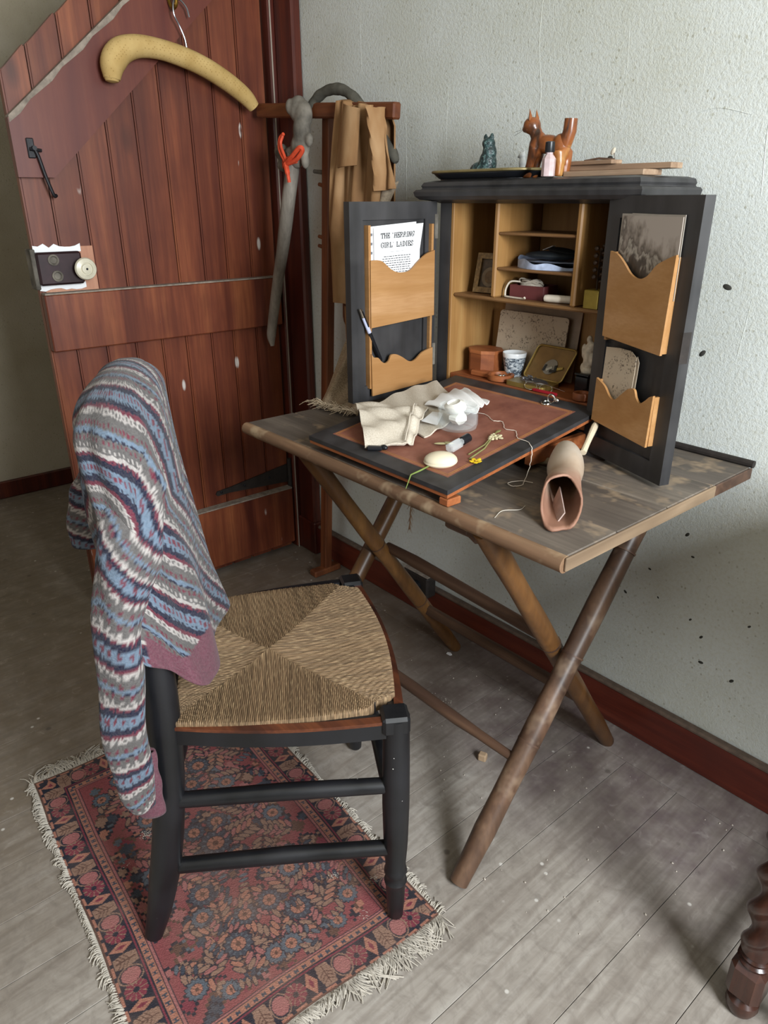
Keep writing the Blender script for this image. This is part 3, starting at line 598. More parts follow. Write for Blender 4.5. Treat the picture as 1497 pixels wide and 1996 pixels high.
part('drawer', B().span(X0 + 0.046, X1 - 0.044, YF + 0.010, -0.03, 0.768, 0.810, 0.002), M_cedar, cab)
# flap
FS = 0.146; FX0, FX1, FY0, FY1 = 0.957, 1.350, -0.592, -0.176
fz = lambda y: 0.765 + (y + 0.59) * FS
FL = lambda u, w, t: (u, w, fz(w) + t)
def bar(u0, u1, w0, w1, t0, t1): return [(u0, w0), (u1, w0), (u1, w1), (u0, w1)], t0, t1
fb = B()
for u0, u1, w0, w1 in ((FX0, FX1, FY0, FY0 + 0.034), (FX0, FX1, FY1 - 0.034, FY1), (FX0, FX0 + 0.034, FY0 + 0.034, FY1 - 0.034), (FX1 - 0.034, FX1, FY0 + 0.034, FY1 - 0.034)): fb.prism([(u0, w0), (u1, w0), (u1, w1), (u0, w1)], FL, -0.008, 0.0)
fp = part('flap', fb, M_black, cab, 25, label='let-down writing flap with black border')
part('leather_panel', B().prism([(FX0 + 0.0342, FY0 + 0.0342), (FX1 - 0.0342, FY0 + 0.0342), (FX1 - 0.0342, FY1 - 0.0342), (FX0 + 0.0342, FY1 - 0.0342)], FL, -0.008, 0.0003), M_leather, fp, 25, label='reddish brown leather writing surface')
gb = B()
for off, wd in ((0.004, 0.0012), (0.008, 0.0008)):
    a0, a1, c0, c1 = FX0 + 0.034 + off, FX1 - 0.034 - off, FY0 + 0.034 + off, FY1 - 0.034 - off
    for u0, u1, w0, w1 in ((a0, a1, c0, c0 + wd), (a0, a1, c1 - wd, c1), (a0, a0 + wd, c0, c1), (a1 - wd, a1, c0, c1)): gb.prism([(u0, w0), (u1, w0), (u1, w1), (u0, w1)], FL, 0.0002, 0.0006)
part('gilt_border', gb, M_gilt, fp, 0)
part('flap_core', B().prism([(FX0 + 0.001, FY0 + 0.001), (FX1 - 0.001, FY0 + 0.001), (FX1 - 0.001, FY1), (FX0 + 0.001, FY1)], FL, -0.0145, -0.0081), M_cedar, fp, 25)
part('support_block', B().span(1.330, 1.352, -0.592, -0.560, TZ, 0.7485, 0.002), M_cedar, cab)
part('loper', B().span(1.318, 1.334, -0.36, -0.172, TZ + 0.012, 0.776, 0.002), M_cedar, cab)
part('loper', B().span(0.962, 0.978, -0.36, -0.172, TZ + 0.012, 0.776, 0.002), M_cedar, cab)

# doors with letter pockets
def cab_door(h, angd, side, w, z0, z1, p1, p2, strips, name_label):
    a = math.radians(angd); du = Vector((side * math.cos(a), -math.sin(a), 0)); dn = Vector((-du.y, du.x, 0)) * (-1 if side > 0 else 1)
    H = Vector((h[0], h[1], 0))
    if dn.dot(Vector((2.1, -1.37, 0)) - H) < 0: dn = -dn
    F = lambda u, z, t: tuple(H + du * u + dn * t + Vector((0, 0, z)))
    root = part('cabinet_door', B().prism([(0.03, z0 + 0.03), (w - 0.03, z0 + 0.03), (w - 0.03, z1 - 0.03), (0.03, z1 - 0.03)], F, -0.014, -0.006), M_black, cab, 25, label=name_label)
    for nm, q in (('stile', [(0, z0), (0.033, z0), (0.033, z1), (0, z1)]), ('stile', [(w - 0.033, z0), (w, z0), (w, z1), (w - 0.033, z1)]), ('rail', [(0.033, z0), (w - 0.033, z0), (w - 0.033, z0 + 0.035), (0.033, z0 + 0.035)]), ('rail', [(0.033, z1 - 0.035), (w - 0.033, z1 - 0.035), (w - 0.033, z1), (0.033, z1)])):
        part(nm, B().prism(q, F, -0.020, 0.0), M_black, root, 25)
    for poly in (p1, p2): part('letter_pocket', B().prism(poly, F, 0.010, 0.0145), M_pocket if side > 0 else M_pockety, root, 25, label='honey oak letter pocket with a curved top')
    for u0, u1 in strips:
        [part('pocket_strip', B().prism([(u0, za), (u1, za), (u1, zb), (u0, zb)], F, -0.006, 0.0098), M_pocket, root, 25) for za, zb in (((z0 + 0.03, z1 - 0.045),) if side < 0 else ((0.966, 1.116), (0.808, 0.894)))]
    return root, F
def wave(pts, n=6): return [(p[0], p[1]) for p in catmull([(x, z, 0) for x, z in pts], n)]
L1 = [(0.014, 0.957), (0.190, 0.944)] + wave([(0.190, 1.082), (0.180, 1.083), (0.160, 1.080), (0.135, 1.062), (0.112, 1.055), (0.085, 1.058), (0.062, 1.075), (0.040, 1.090), (0.016, 1.097)])
L2 = [(0.014, 0.806), (0.188, 0.794)] + wave([(0.190, 0.888), (0.183, 0.880), (0.172, 0.878), (0.162, 0.868), (0.152, 0.864), (0.143, 0.868), (0.136, 0.880), (0.122, 0.880), (0.105, 0.872), (0.085, 0.860), (0.068, 0.861), (0.048, 0.875), (0.030, 0.881), (0.016, 0.884)])
ldoor, LF = cab_door((0.884, -0.178), 86, -1, 0.232, 0.780, 1.196, L1, L2, ((0.016, 0.022), (0.186, 0.192)), 'left cabinet door with two letter pockets')
R1 = [(0.040, 0.973), (0.192, 0.964)] + wave([(0.196, 1.120), (0.19, 1.118), (0.175, 1.112), (0.155, 1.102), (0.135, 1.083), (0.115, 1.078), (0.095, 1.084), (0.075, 1.10), (0.055, 1.113), (0.036, 1.117)])
R2 = [(0.036, 0.816), (0.189, 0.806)] + wave([(0.191, 0.897), (0.182, 0.893), (0.172, 0.884), (0.160, 0.877), (0.150, 0.884), (0.142, 0.897), (0.128, 0.895), (0.112, 0.882), (0.095, 0.868), (0.080, 0.870), (0.062, 0.886), (0.038, 0.896)])
rdoor, RF = cab_door((1.328, -0.192), 19, 1, 0.222, 0.745, 1.205, R1, R2, ((0.040, 0.045), (0.186, 0.191)), 'right cabinet door with two letter pockets')
part('latch_plate', B().prism([(0.221, 0.955), (0.2225, 0.955), (0.2225, 1.005), (0.221, 1.005)], RF, -0.016, 0.001), M_hinge, rdoor, 0)
for z in (0.84, 1.12): part('hinge', B().prism([(-0.003, z), (0.006, z), (0.006, z + 0.05), (-0.003, z + 0.05)], LF, -0.004, 0.0012), M_bone, ldoor, 0)

# ---- paper in the left door
GLY = {'T': (0.8, [[(0, 1), (0.8, 1)], [(0.4, 1), (0.4, 0)], [(0.2, 0), (0.6, 0)], [(0.02, 1), (0.02, 0.72)], [(0.78, 1), (0.78, 0.72)]]),
 'H': (0.85, [[(0.14, 0), (0.14, 1)], [(0.71, 0), (0.71, 1)], [(0.14, 0.5), (0.71, 0.5)]] + [[(x - 0.15, z), (x + 0.15, z)] for x in (0.14, 0.71) for z in (0, 1)]),
 'E': (0.75, [[(0.14, 0), (0.14, 1)], [(0, 1), (0.68, 1)], [(0, 0), (0.7, 0)], [(0.14, 0.5), (0.5, 0.5)], [(0.68, 1), (0.68, 0.75)], [(0.7, 0), (0.7, 0.28)], [(0.5, 0.4), (0.5, 0.62)]]),
 'R': (0.85, [[(0.14, 0), (0.14, 1)], [(0, 1), (0.45, 1), (0.62, 0.88), (0.62, 0.64), (0.45, 0.51), (0.14, 0.51)], [(0.42, 0.51), (0.68, 0.02), (0.84, 0)], [(0, 0), (0.3, 0)]]),
 'I': (0.42, [[(0.2, 0), (0.2, 1)], [(0.03, 0), (0.37, 0)], [(0.03, 1), (0.37, 1)]]),
 'N': (0.88, [[(0.14, 0), (0.14, 1)], [(0.14, 1), (0.7, 0)], [(0.7, 0), (0.7, 1)], [(0, 0), (0.3, 0)], [(0.55, 1), (0.86, 1)], [(0, 1), (0.16, 1)]]),
 'G': (0.82, [[(0.68, 0.72), (0.66, 0.86), (0.5, 1), (0.3, 1), (0.1, 0.84), (0.04, 0.5), (0.1, 0.16), (0.3, 0), (0.5, 0), (0.68, 0.14), (0.68, 0.45)], [(0.46, 0.45), (0.82, 0.45)], [(0.68, 0.98), (0.68, 0.72)]]),
 'L': (0.72, [[(0.16, 0), (0.16, 1)], [(0, 0), (0.65, 0), (0.65, 0.3)], [(0, 1), (0.34, 1)]]),
 'A': (0.85, [[(0.1, 0), (0.4, 1), (0.72, 0)], [(0.2, 0.33), (0.62, 0.33)], [(-0.03, 0), (0.25, 0)], [(0.55, 0), (0.86, 0)]]),
 'D': (0.82, [[(0.14, 0), (0.14, 1)], [(0, 1), (0.38, 1), (0.62, 0.84), (0.7, 0.5), (0.62, 0.16), (0.38, 0), (0, 0)]]),
 'S': (0.68, [[(0.56, 0.74), (0.52, 0.92), (0.36, 1), (0.18, 0.98), (0.07, 0.82), (0.12, 0.62), (0.45, 0.42), (0.57, 0.24), (0.48, 0.05), (0.3, 0), (0.14, 0.06), (0.06, 0.26)], [(0.56, 1), (0.56, 0.72)], [(0.05, 0), (0.05, 0.28)]]),
 '\u2018': (0.25, [[(0.1, 0.98), (0.05, 0.8)], [(0.1, 0.82), (0.06, 0.8)]]), '\u2019': (0.25, [[(0.12, 1), (0.05, 0.8)], [(0.12, 0.98), (0.07, 0.98)]]), ' ': (0.55, [])}
def letters(b, text, F, u_left, z, h, width, t, italic=()):
    tot = sum(GLY[c][0] + 0.16 for c in text) - 0.16; k = width / (tot * h); x = 0
    for i, c in enumerate(text):
        wd, strokes = GLY[c]; sh = 0.22 if i in italic else 0.0
        for st in strokes:
            for (x0, y0), (x1, y1) in zip(st[:-1], st[1:]):
                a = ((x + x0 + sh * y0) * h * k, y0 * h); d = ((x + x1 + sh * y1) * h * k, y1 * h)
                l = math.hypot(d[0] - a[0], d[1] - a[1]) + 1e-9; th = h * (0.105 if abs(x1 - x0) < 0.3 * abs(y1 - y0) else 0.062)
                nx, nz = -(d[1] - a[1]) / l * th, (d[0] - a[0]) / l * th; ex, ez = (d[0] - a[0]) / l * th * 0.5, (d[1] - a[1]) / l * th * 0.5
                q = [(a[0] + nx - ex, a[1] + nz - ez), (d[0] + nx + ex, d[1] + nz + ez), (d[0] - nx + ex, d[1] - nz + ez), (a[0] - nx - ex, a[1] - nz - ez)]
                b.add([F(u_left - p[0], z + p[1], t) for p in q], [(0, 1, 2, 3)])
        x += wd + 0.16
sheet = lambda poly, F, t0, t1: B().prism(poly, F, t0, t1)
lf0 = thing('leaflet', LF(0.11, 1.05, 0.003), 'folded leaflet with grey print behind the herring leaflet in the left pocket', 'leaflet')
part('page', sheet([(0.184, 1.02), (0.06, 1.02), (0.06, 1.156), (0.183, 1.148)], LF, 0.001, 0.0022), M_paper, lf0, 0)
pk = B()
for i in range(4): pk.prism([(0.1835, 1.135 - i * 0.018), (0.1762, 1.1352 - i * 0.018), (0.1762, 1.130 - i * 0.018), (0.1835, 1.129 - i * 0.018)], LF, 0.0022, 0.0024)
part('print', pk, plain('grey_print', '6a6c72', 0.7), lf0, 0)
lf1 = thing('leaflet', LF(0.11, 1.0, 0.006), 'white leaflet titled THE HERRING GIRL LADIES in the upper left door pocket', 'leaflet')
part('page', sheet([(0.174, 1.0), (0.052, 1.0), (0.052, 1.10), (0.043, 1.153), (0.1755, 1.146)], LF, 0.0045, 0.006), M_paper, lf1, 0)
tx = B(); TF = lambda u, z, t: LF(u, z + (0.11 - u) * 0.03, t)
letters(tx, 'THE \u2018HERRING', TF, 0.157, 1.126, 0.0098, 0.088, 0.0063, range(5, 12))
letters(tx, 'GIRL\u2019 LADIES', TF, 0.157, 1.1075, 0.0098, 0.086, 0.0063)
tx.add([TF(0.137, 1.0985, 0.0063), TF(0.098, 1.0985, 0.0063), TF(0.098, 1.098, 0.0063), TF(0.137, 1.098, 0.0063)], [(0, 1, 2, 3)])
for r in range(8):
    x = 0.154 if r else 0.150; z = 1.0885 - r * 0.0047
    while x > 0.082:
        wl = random.uniform(0.003, 0.009); wl = min(wl, x - 0.078)
        tx.add([TF(x, z, 0.0063), TF(x - wl, z, 0.0063), TF(x - wl, z + 0.0015, 0.0063), TF(x, z + 0.0015, 0.0063)], [(0, 1, 2, 3)]); x -= wl + 0.0016
part('printed_text', tx, M_ink, lf1, 0)
pen = thing('ballpoint_pen', LF(0.165, 0.87, 0.008), 'black and clear ballpoint pen leaning in the lower left door pocket', 'pen')
pa, pb_ = Vector(LF(0.215, 0.982, 0.012)), Vector(LF(0.158, 0.868, 0.005)); pl = lambda t: pa + (pb_ - pa) * t
part('grip', B().tube([pl(0.42), pl(0.5), pl(0.98), pl(1.0)], [0.0042, 0.0045, 0.0045, 0.003], 10), M_cap, pen); part('barrel', B().tube([pl(0.12), pl(0.42)], 0.0043, 10), plain('pale_blue_plastic', 'b9bdd6', 0.3), pen)
part('clicker', B().tube([pl(-0.04), pl(0.0), pl(0.12)], [0.0025, 0.003, 0.0042], 10), M_silver, pen); part('clip', B().tube([pl(0.0) + Vector((0.006, 0, 0)), pl(0.3) + Vector((0.006, 0, 0))], 0.0012, 6), M_cap, pen)
# ---- right door papers
m = Mat('old_photograph', 0.4, 0.4); v = m.coord(); sx_ = m.n('ShaderNodeSeparateXYZ'); m.l(v, sx_.inputs[0])
f = m.math('ADD', m.math('MULTIPLY', sx_.outputs[2], 9.0), m.math('MULTIPLY', sx_.outputs[0], 3.5)); f = m.math('ADD', f, m.math('MULTIPLY', m.noise(m.coord((1, 1, 0.6)), 42, 4, 0.6), 1.3))
m.color(m.ramp(m.math('SUBTRACT', f, 0.72), [(0.0, C('2c2622')), (0.3, C('4d443d')), (0.42, C('a39b90')), (0.5, C('5a5048')), (0.68, C('92877d')), (0.85, C('a99e95'))])); M_photo = m.m
ph0 = single('card', sheet([(0.062, 1.06), (0.185, 1.06), (0.180, 1.176), (0.066, 1.178)], RF, 0.001, 0.002), plain('pale_card', '9d948a', 0.7), RF(0.12, 1.06, 0.001), 'pale card edge showing behind the old photograph in the right door', 'card', smooth=0)
pp_ = thing('photograph', RF(0.115, 1.05, 0.005), 'old black and white street photograph in the upper right door pocket', 'photograph')
part('print', sheet([(0.046, 1.052), (0.190, 1.052), (0.189, 1.174), (0.046, 1.174)], RF, 0.004, 0.0052), M_photo, pp_, 0)
part('border', sheet([(0.043, 1.05), (0.193, 1.05), (0.192, 1.177), (0.043, 1.177)], RF, 0.0028, 0.0039), plain('photo_border', '9f978d', 0.6), pp_, 0)
m = Mat('handwritten_page', 0.8, 0.2); v = m.coord((1, 1, 1)); n = m.noise(m.coord((1.0, 1.0, 0.9)), 260, 3, 0.7); n2 = m.noise(v, 28, 2)
m.color(m.mix(m.math('MULTIPLY', m.ramp(n, [(0.55, 0.0), (0.60, 0.8)]), m.ramp(n2, [(0.45, 0.0), (0.52, 1.0)])), C('b8a893'), C('3a322c'))); M_letter = m.m
lt = thing('letter', RF(0.085, 0.85, 0.005), 'folded handwritten letter in the lower right door pocket', 'letter')
part('page', sheet([(0.040, 0.82), (0.121, 0.83), (0.127, 0.92), (0.127, 0.948), (0.112, 0.957), (0.080, 0.957), (0.044, 0.953)], RF, 0.004, 0.005), M_letter, lt, 0)
part('folded_edge', sheet([(0.122, 0.83), (0.128, 0.835), (0.133, 0.94), (0.127, 0.95)], RF, 0.002, 0.0035), plain('letter_back', '9a8b78', 0.8), lt, 0)

# ================================================================== THINGS INSIDE THE CABINET
SH = 1.007; BT = 0.827
pf = thing('picture_frame', (0.992, -0.11, SH), 'small ornate picture frame leaning on the left of the cabinet shelf', 'picture frame')
Rf = RZ(0.15) @ RX(-0.22); pc = Vector((0.995, -0.115, SH + 0.042))
fo = lambda u, w, t: tuple(pc + Rf @ Vector((u, -t, w)))
fb = B()
for q in ([(-0.038, -0.042), (0.038, -0.042), (0.038, -0.030), (-0.038, -0.030)], [(-0.038, 0.030), (0.038, 0.030), (0.038, 0.042), (-0.038, 0.042)], [(-0.038, -0.030), (-0.026, -0.030), (-0.026, 0.030), (-0.038, 0.030)], [(0.026, -0.030), (0.038, -0.030), (0.038, 0.030), (0.026, 0.030)]): fb.prism(q, fo, -0.003, 0.006)
part('moulding', fb, plain('gilt_ornament', '77603c', 0.5, 0.5, 160, 0.5, 0.2, 0.8), pf, 25)
part('backing', B().prism([(-0.036, -0.04), (0.036, -0.04), (0.036, 0.04), (-0.036, 0.04)], fo, -0.005, -0.0031), M_cedar, pf, 0)
part('picture', B().prism([(-0.0258, -0.0298), (0.0258, -0.0298), (0.0258, 0.0298), (-0.0258, 0.0298)], fo, -0.003, 0.0), plain('brown_picture', '4a3c2c', 0.5, 0.6, 50), pf, 0)
part('oval_mount', B().prism([(0.021 * math.cos(t) * (1.0), -0.008 + 0.021 * math.sin(t)) for t in np.linspace(0, 2 * PI, 24, False)], fo, 0.0, 0.003), plain('stone_mount', '6a5c48', 0.6, 0.3, 90), pf, 25)
part('portrait', B().prism([(0.013 * math.cos(t), -0.008 + 0.014 * math.sin(t)) for t in np.linspace(0, 2 * PI, 20, False)], fo, 0.003, 0.0036), plain('portrait_amber', '5b4526', 0.5, 0.6, 80), pf, 25)
cl = thing('folded_cloth', (1.148, -0.10, 1.069), 'pale blue folded cloth on the middle cabinet shelf', 'cloth')
part('cloth', B().grid(lambda u, v_: (1.148 + 0.084 * math.cos(2 * PI * u) * (0.85 + 0.15 * math.cos(4 * PI * u)) , -0.098 + 0.062 * math.sin(2 * PI * u), 1.0692 + (0.013 + 0.003 * math.sin(u * 40) - 0.006 * math.cos(2 * PI * u)) * v_), 60, 6, True).grid(lambda u, v_: (1.148 + 0.084 * v_ * math.cos(2 * PI * u) * (0.85 + 0.15 * math.cos(4 * PI * u)), -0.098 + 0.062 * v_ * math.sin(2 * PI * u), 1.0822 + 0.002 * math.sin(v_ * 9 + u * 7)), 60, 8, True), plain('blue_print_cloth', 'a9b4cc', 0.85, 0.35, 60), cl, 60)
sp2 = thing('spectacle_case', (1.16, -0.10, 1.085), 'dark soft case resting on the folded blue cloth', 'case')
part('body', B().ell((1.152, -0.112, 1.0945), (0.060, 0.030, 0.0085), RZ(0.1), 24, 10), plain('dark_green_black', '1d2226', 0.5, 0.3), sp2, 60)
part('flap', B().ell((1.17, -0.10, 1.103), (0.038, 0.022, 0.006), RZ(-0.2) @ RY(0.1), 20, 8), plain('black_felt', '141517', 0.7, 0.3), sp2, 60)
part('tag', B().box((1.128, -0.09, 1.107), (0.026, 0.012, 0.0015), 0.0004, RY(-0.35)), M_white, sp2, 0)
rb = thing('red_box', (1.115, -0.115, SH), 'dark red open box holding cream lace on the cabinet shelf', 'box')
Rb = RZ(0.12); rc = Vector((1.113, -0.112, SH)); bx = B()
for c, d in (((0, 0, 0.0015), (0.082, 0.055, 0.003)), ((0, -0.0265, 0.0145), (0.082, 0.003, 0.026)), ((0, 0.0265, 0.0145), (0.082, 0.003, 0.026)), ((-0.0395, 0, 0.0145), (0.003, 0.05, 0.026)), ((0.0395, 0, 0.0145), (0.003, 0.05, 0.026))): bx.box(rc + Rb @ Vector(c), d, 0.0005, Rb)
part('box', bx, plain('oxblood_card', '5b2a2a', 0.55, 0.15), rb, 25)
lc = thing('lace_bundle', (1.10, -0.112, SH + 0.0035), 'cream lace bundle spilling out of the dark red box', 'lace')
lb = B()
for i in range(26):
    a_ = random.uniform(0, 2 * PI); r = random.uniform(0.006, 0.026); c = Vector((1.105 + random.uniform(-0.01, 0.012), -0.112 + random.uniform(-0.008, 0.008), SH + random.uniform(0.018, 0.036)))
    lb.tube([c + Vector((r * math.cos(t + a_), 0.55 * r * math.sin(t + a_), 0.004 * math.sin(2 * t))) for t in np.linspace(0, 5, 12)], 0.0016, 5)
lb.ell((1.108, -0.112, SH + 0.020), (0.030, 0.018, 0.016))
part('loops', lb, M_linen, lc, 60)
part('hanging_tape', B().tube(catmull([(1.095, -0.135, SH + 0.034), (1.075, -0.142, SH + 0.033), (1.067, -0.146, SH + 0.020), (1.066, -0.147, SH + 0.006), (1.072, -0.149, SH + 0.003), (1.12, -0.152, SH + 0.003), (1.126, -0.156, SH + 0.006)], 6), 0.002, 6), M_linen, lc)
single('bone_roll', B().lathe([(0.003, 0), (0.0065, 0.002), (0.0075, 0.008), (0.0078, 0.03), (0.0075, 0.06), (0.004, 0.064)], (1.170, -0.148, SH + 0.0085), 16, RZ(0.25) @ RY(PI / 2)), plain('bone_white', 'cfc4b4', 0.5, 0.3, 20), (1.2, -0.13, SH + 0.0005), 'short white-tipped roll lying right of the red box', 'roll')
bs = thing('brass_ornament', (1.283, -0.14, SH), 'dark twig ornament on a brass block at the right of the shelf', 'ornament')
part('base', B().box((1.291, -0.147, SH + 0.0175), (0.032, 0.034, 0.034), 0.001), plain('brass_block', 'a08b3e', 0.4, 0.2, 40, 0.5, 0.4), bs)
tg = B().tube([(1.291, -0.147, SH + 0.034), (1.290, -0.147, SH + 0.065), (1.291, -0.147, SH + 0.105)], [0.002, 0.0018, 0.001], 6)
for i in range(16):
    z = SH + 0.05 + i * 0.0042; a_ = i * 2.1; tg.ell((1.291 + 0.0075 * math.cos(a_) * 0.9, -0.147 + 0.010 * math.sin(a_), z), (0.005, 0.005, 0.0035), RX(a_), 8, 6)
part('twig', tg, plain('dark_bronze_twig', '3a2c22', 0.4, 0.3, 60, 0.5, 0.5), bs)
# lower compartment
def lean(c, w_, h_, t_, tilt): 
    return lambda u, z, k: (c[0] + u, c[1] - k + z * math.sin(tilt) , c[2] + z * math.cos(tilt))
def rrect(x0, x1, z0, z1, r, n=5):
    out = []
    for cx, cz, a0 in ((x1 - r, z0 + r, -PI / 2), (x1 - r, z1 - r, 0), (x0 + r, z1 - r, PI / 2), (x0 + r, z0 + r, PI)):
        out += [(cx + r * math.cos(a0 + PI / 2 * k / n), cz + r * math.sin(a0 + PI / 2 * k / n)) for k in range(n + 1)]
    return out
single('card', B().prism(rrect(0.97, 1.185, 0.0, 0.166, 0.002), lean((0.0, -0.046, BT), 0, 0, 0, 0.12), 0, 0.0015), plain('back_card_buff', '9c8773', 0.8), (1.07, -0.05, BT), 'tall buff card standing at the back of the lower compartment', 'card', smooth=25)
single('card', B().prism(rrect(0.975, 1.168, 0.0, 0.139, 0.008), lean((0, -0.0662, BT), 0, 0, 0, 0.12), 0, 0.002), M_letter, (1.08, -0.06, BT), 'pale rounded card with dark handwriting leaning in the lower compartment', 'card', smooth=25)
ob = thing('octagonal_box', (0.985, -0.10, BT), 'reddish wooden octagonal box with a flat lid in the cabinet', 'box')
oc = [(0.985 + 0.040 * math.cos(t) * (1.05), -0.108 + 0.036 * math.sin(t)) for t in np.linspace(PI / 8, 2 * PI + PI / 8, 8, False)]
part('body', B().prism(oc, lambda u, w, t: (u, w, t), BT + 0.0005, BT + 0.048), M_cedar, ob, 20); part('lid', B().prism([(0.985 + (x - 0.985) * 1.05, -0.108 + (y + 0.108) * 1.05) for x, y in oc], lambda u, w, t: (u, w, t), BT + 0.0485, BT + 0.056), M_cedar, ob, 20)
rd = thing('wooden_ring_dish', (1.03, -0.15, BT), 'little round wooden dish with a flat handle holding trinkets', 'dish')
part('bowl', B().lathe([(0.026, 0.0), (0.029, 0.002), (0.030, 0.013), (0.027, 0.0145), (0.023, 0.013), (0.022, 0.006), (0.004, 0.005)], (1.062, -0.140, BT + 0.0005), 28), M_cedar, rd)
part('handle', B().box((1.012, -0.143, BT + 0.007), (0.058, 0.024, 0.013), 0.003, RZ(0.06)), M_cedar, rd)
part('trinket', B().ell((1.058, -0.14, BT + 0.010), (0.006, 0.004, 0.003)).ell((1.066, -0.135, BT + 0.010), (0.004, 0.005, 0.003)), M_silver, rd)
m = Mat('blue_white_china', 0.2, 0.5); v = m.coord((1, 1, 1.6)); n = m.noise(v, 60, 5, 0.65, 1.5)
sz = m.n('ShaderNodeSeparateXYZ'); m.l(m.coord(), sz.inputs[0]); rim = m.math('GREATER_THAN', sz.outputs[2], 0.047)
m.color(m.mix(rim, m.ramp(n, [(0.42, C('3b444f')), (0.5, C('8d97a0')), (0.6, C('d0d4d6'))]), C('dfe1e2'))); M_china = m.m
single('china_beaker', B().lathe([(0.016, 0.0), (0.018, 0.001), (0.021, 0.02), (0.0255, 0.045), (0.027, 0.056), (0.0265, 0.057), (0.025, 0.055), (0.021, 0.03), (0.017, 0.006), (0.002, 0.005)], (1.063, -0.098, BT + 0.0005), 28), M_china, (1.063, -0.098, BT + 0.0005), 'small blue and white patterned china beaker inside the cabinet', 'beaker')
tn = thing('open_tin', (1.155, -0.13, BT), 'open gold tin with rounded lid filled with pins and oddments', 'tin')
M_tin = plain('gold_tin', '9c8348', 0.35, 0.2, 25, 0.5, 0.6); M_tin2 = plain('brown_tin_inside', '7d6238', 0.4, 0.3, 25, 0.5, 0.4)
part('tray', B().prism(rrect(1.094, 1.196, -0.163, -0.102, 0.008), lambda u, w, t: (u, w, t), BT + 0.0005, BT + 0.010), M_tin, tn, 25)
lidf = lambda u, w, t: (u + 0.012 * w / 0.06, -0.100 - t + w * 0.42, BT + 0.0105 + w * 0.91)
lid = part('lid', B().prism(rrect(1.094, 1.196, 0.0, 0.074, 0.009), lidf, -0.003, 0.0), M_tin2, tn, 25)
rim_ = rrect(1.094, 1.196, 0.0, 0.074, 0.009); part('lid_rim', B().tube([lidf(u, w, 0.002) for u, w in rim_ + rim_[:1]], 0.0022, 6), M_tin, lid)
od = B()
for i in range(14): 
    c = Vector((1.15 + random.uniform(-0.03, 0.03), -0.135 + random.uniform(-0.018, 0.018), BT + 0.013 + random.uniform(0, 0.006))); od.tube([c, c + Vector((random.uniform(-0.02, 0.02), random.uniform(-0.01, 0.01), random.uniform(0, 0.006)))], 0.0014, 5)
od.ell((1.15, -0.13, BT + 0.011), (0.034, 0.018, 0.007))
part('pins', od, M_steel, tn)
part('glass_disc', B().prism([(1.150 + 0.017 * math.cos(t), 0.030 + 0.017 * math.sin(t)) for t in np.linspace(0, 2 * PI, 20, False)], lidf, 0.0004, 0.0016), plain('grey_disc', '8a8478', 0.4), tn, 0)
for i, (c, col_, r) in enumerate((((1.138, 0.026), '2c2c2a', 0.5), ((1.150, 0.026), 'b8b2a2', -0.4), ((1.166, 0.028), '23251f', 0.9), ((1.176, 0.030), 'b59a4a', -0.7), ((1.160, 0.022), '2a2622', -0.9))):
    q = [(-0.006, -0.003), (0.008, -0.0025), (0.008, 0.0025), (-0.006, 0.003)]
    part('thread_card', B().prism([(c[0] + x * math.cos(r + 1) - y * math.sin(r + 1), c[1] + x * math.sin(r + 1) + y * math.cos(r + 1)) for x, y in q], lidf, 0.0018, 0.0035), plain('oddment', col_, 0.5), tn, 0)
gl = thing('spectacles', (1.19, -0.164, BT), 'thin wire spectacles folded in front of the open tin', 'spectacles')
part('rim', B().tube([(1.165 + 0.016 * math.cos(t), -0.1625 + 0.004 * math.sin(t), BT + 0.010 + 0.008 * math.sin(t)) for t in np.linspace(0, 2 * PI, 24)], 0.0009, 6), M_silver, gl)
part('rim', B().tube([(1.205 + 0.016 * math.cos(t), -0.1625 + 0.004 * math.sin(t), BT + 0.010 + 0.008 * math.sin(t)) for t in np.linspace(0, 2 * PI, 24)], 0.0009, 6), M_silver, gl)
part('temple', B().tube([(1.150, -0.161, BT + 0.012), (1.19, -0.160, BT + 0.020), (1.25, -0.158, BT + 0.012)], 0.0009, 6), M_silver, gl); part('bridge', B().tube([(1.181, -0.162, BT + 0.012), (1.185, -0.162, BT + 0.015), (1.189, -0.162, BT + 0.012)], 0.0009, 6), M_silver, gl)
single('red_pencil', B().tube([(1.172, -0.1665, BT + 0.004), (1.178, -0.1665, BT + 0.004), (1.235, -0.165, BT + 0.004)], [0.0008, 0.0034, 0.0034], 6), plain('red_lacquer', 'a0202c', 0.35), (1.2, -0.165, BT), 'short red pencil lying below the spectacles', 'pencil')
fg = thing('white_figurine', (1.262, -0.115, BT), 'white carved figurine on a black plinth in the cabinet corner', 'figurine')
part('plinth', B().box((1.270, -0.118, BT + 0.004), (0.036, 0.038, 0.007), 0.002).box((1.270, -0.118, BT + 0.026), (0.034, 0.034, 0.036), 0.003).box((1.270, -0.118, BT + 0.046), (0.037, 0.037, 0.005), 0.002), plain('gloss_black', '0e0f11', 0.15, 0.1), fg)
fgb = B()
for c, d in (((0, 0, 0.058), (0.014, 0.011, 0.010)), ((0, 0, 0.074), (0.011, 0.010, 0.016)), ((-0.003, 0, 0.092), (0.013, 0.010, 0.014)), ((0.003, 0, 0.106), (0.011, 0.009, 0.012)), ((-0.001, -0.001, 0.121), (0.006, 0.006, 0.008)), ((-0.012, 0, 0.10), (0.005, 0.006, 0.012)), ((0.011, -0.002, 0.083), (0.006, 0.006, 0.012)), ((-0.010, 0.0, 0.064), (0.006, 0.007, 0.010)), ((0.0, -0.006, 0.088), (0.006, 0.005, 0.02))): fgb.ell(Vector((1.270, -0.118, BT - 0.006)) + Vector(c), d, None, 12, 8)
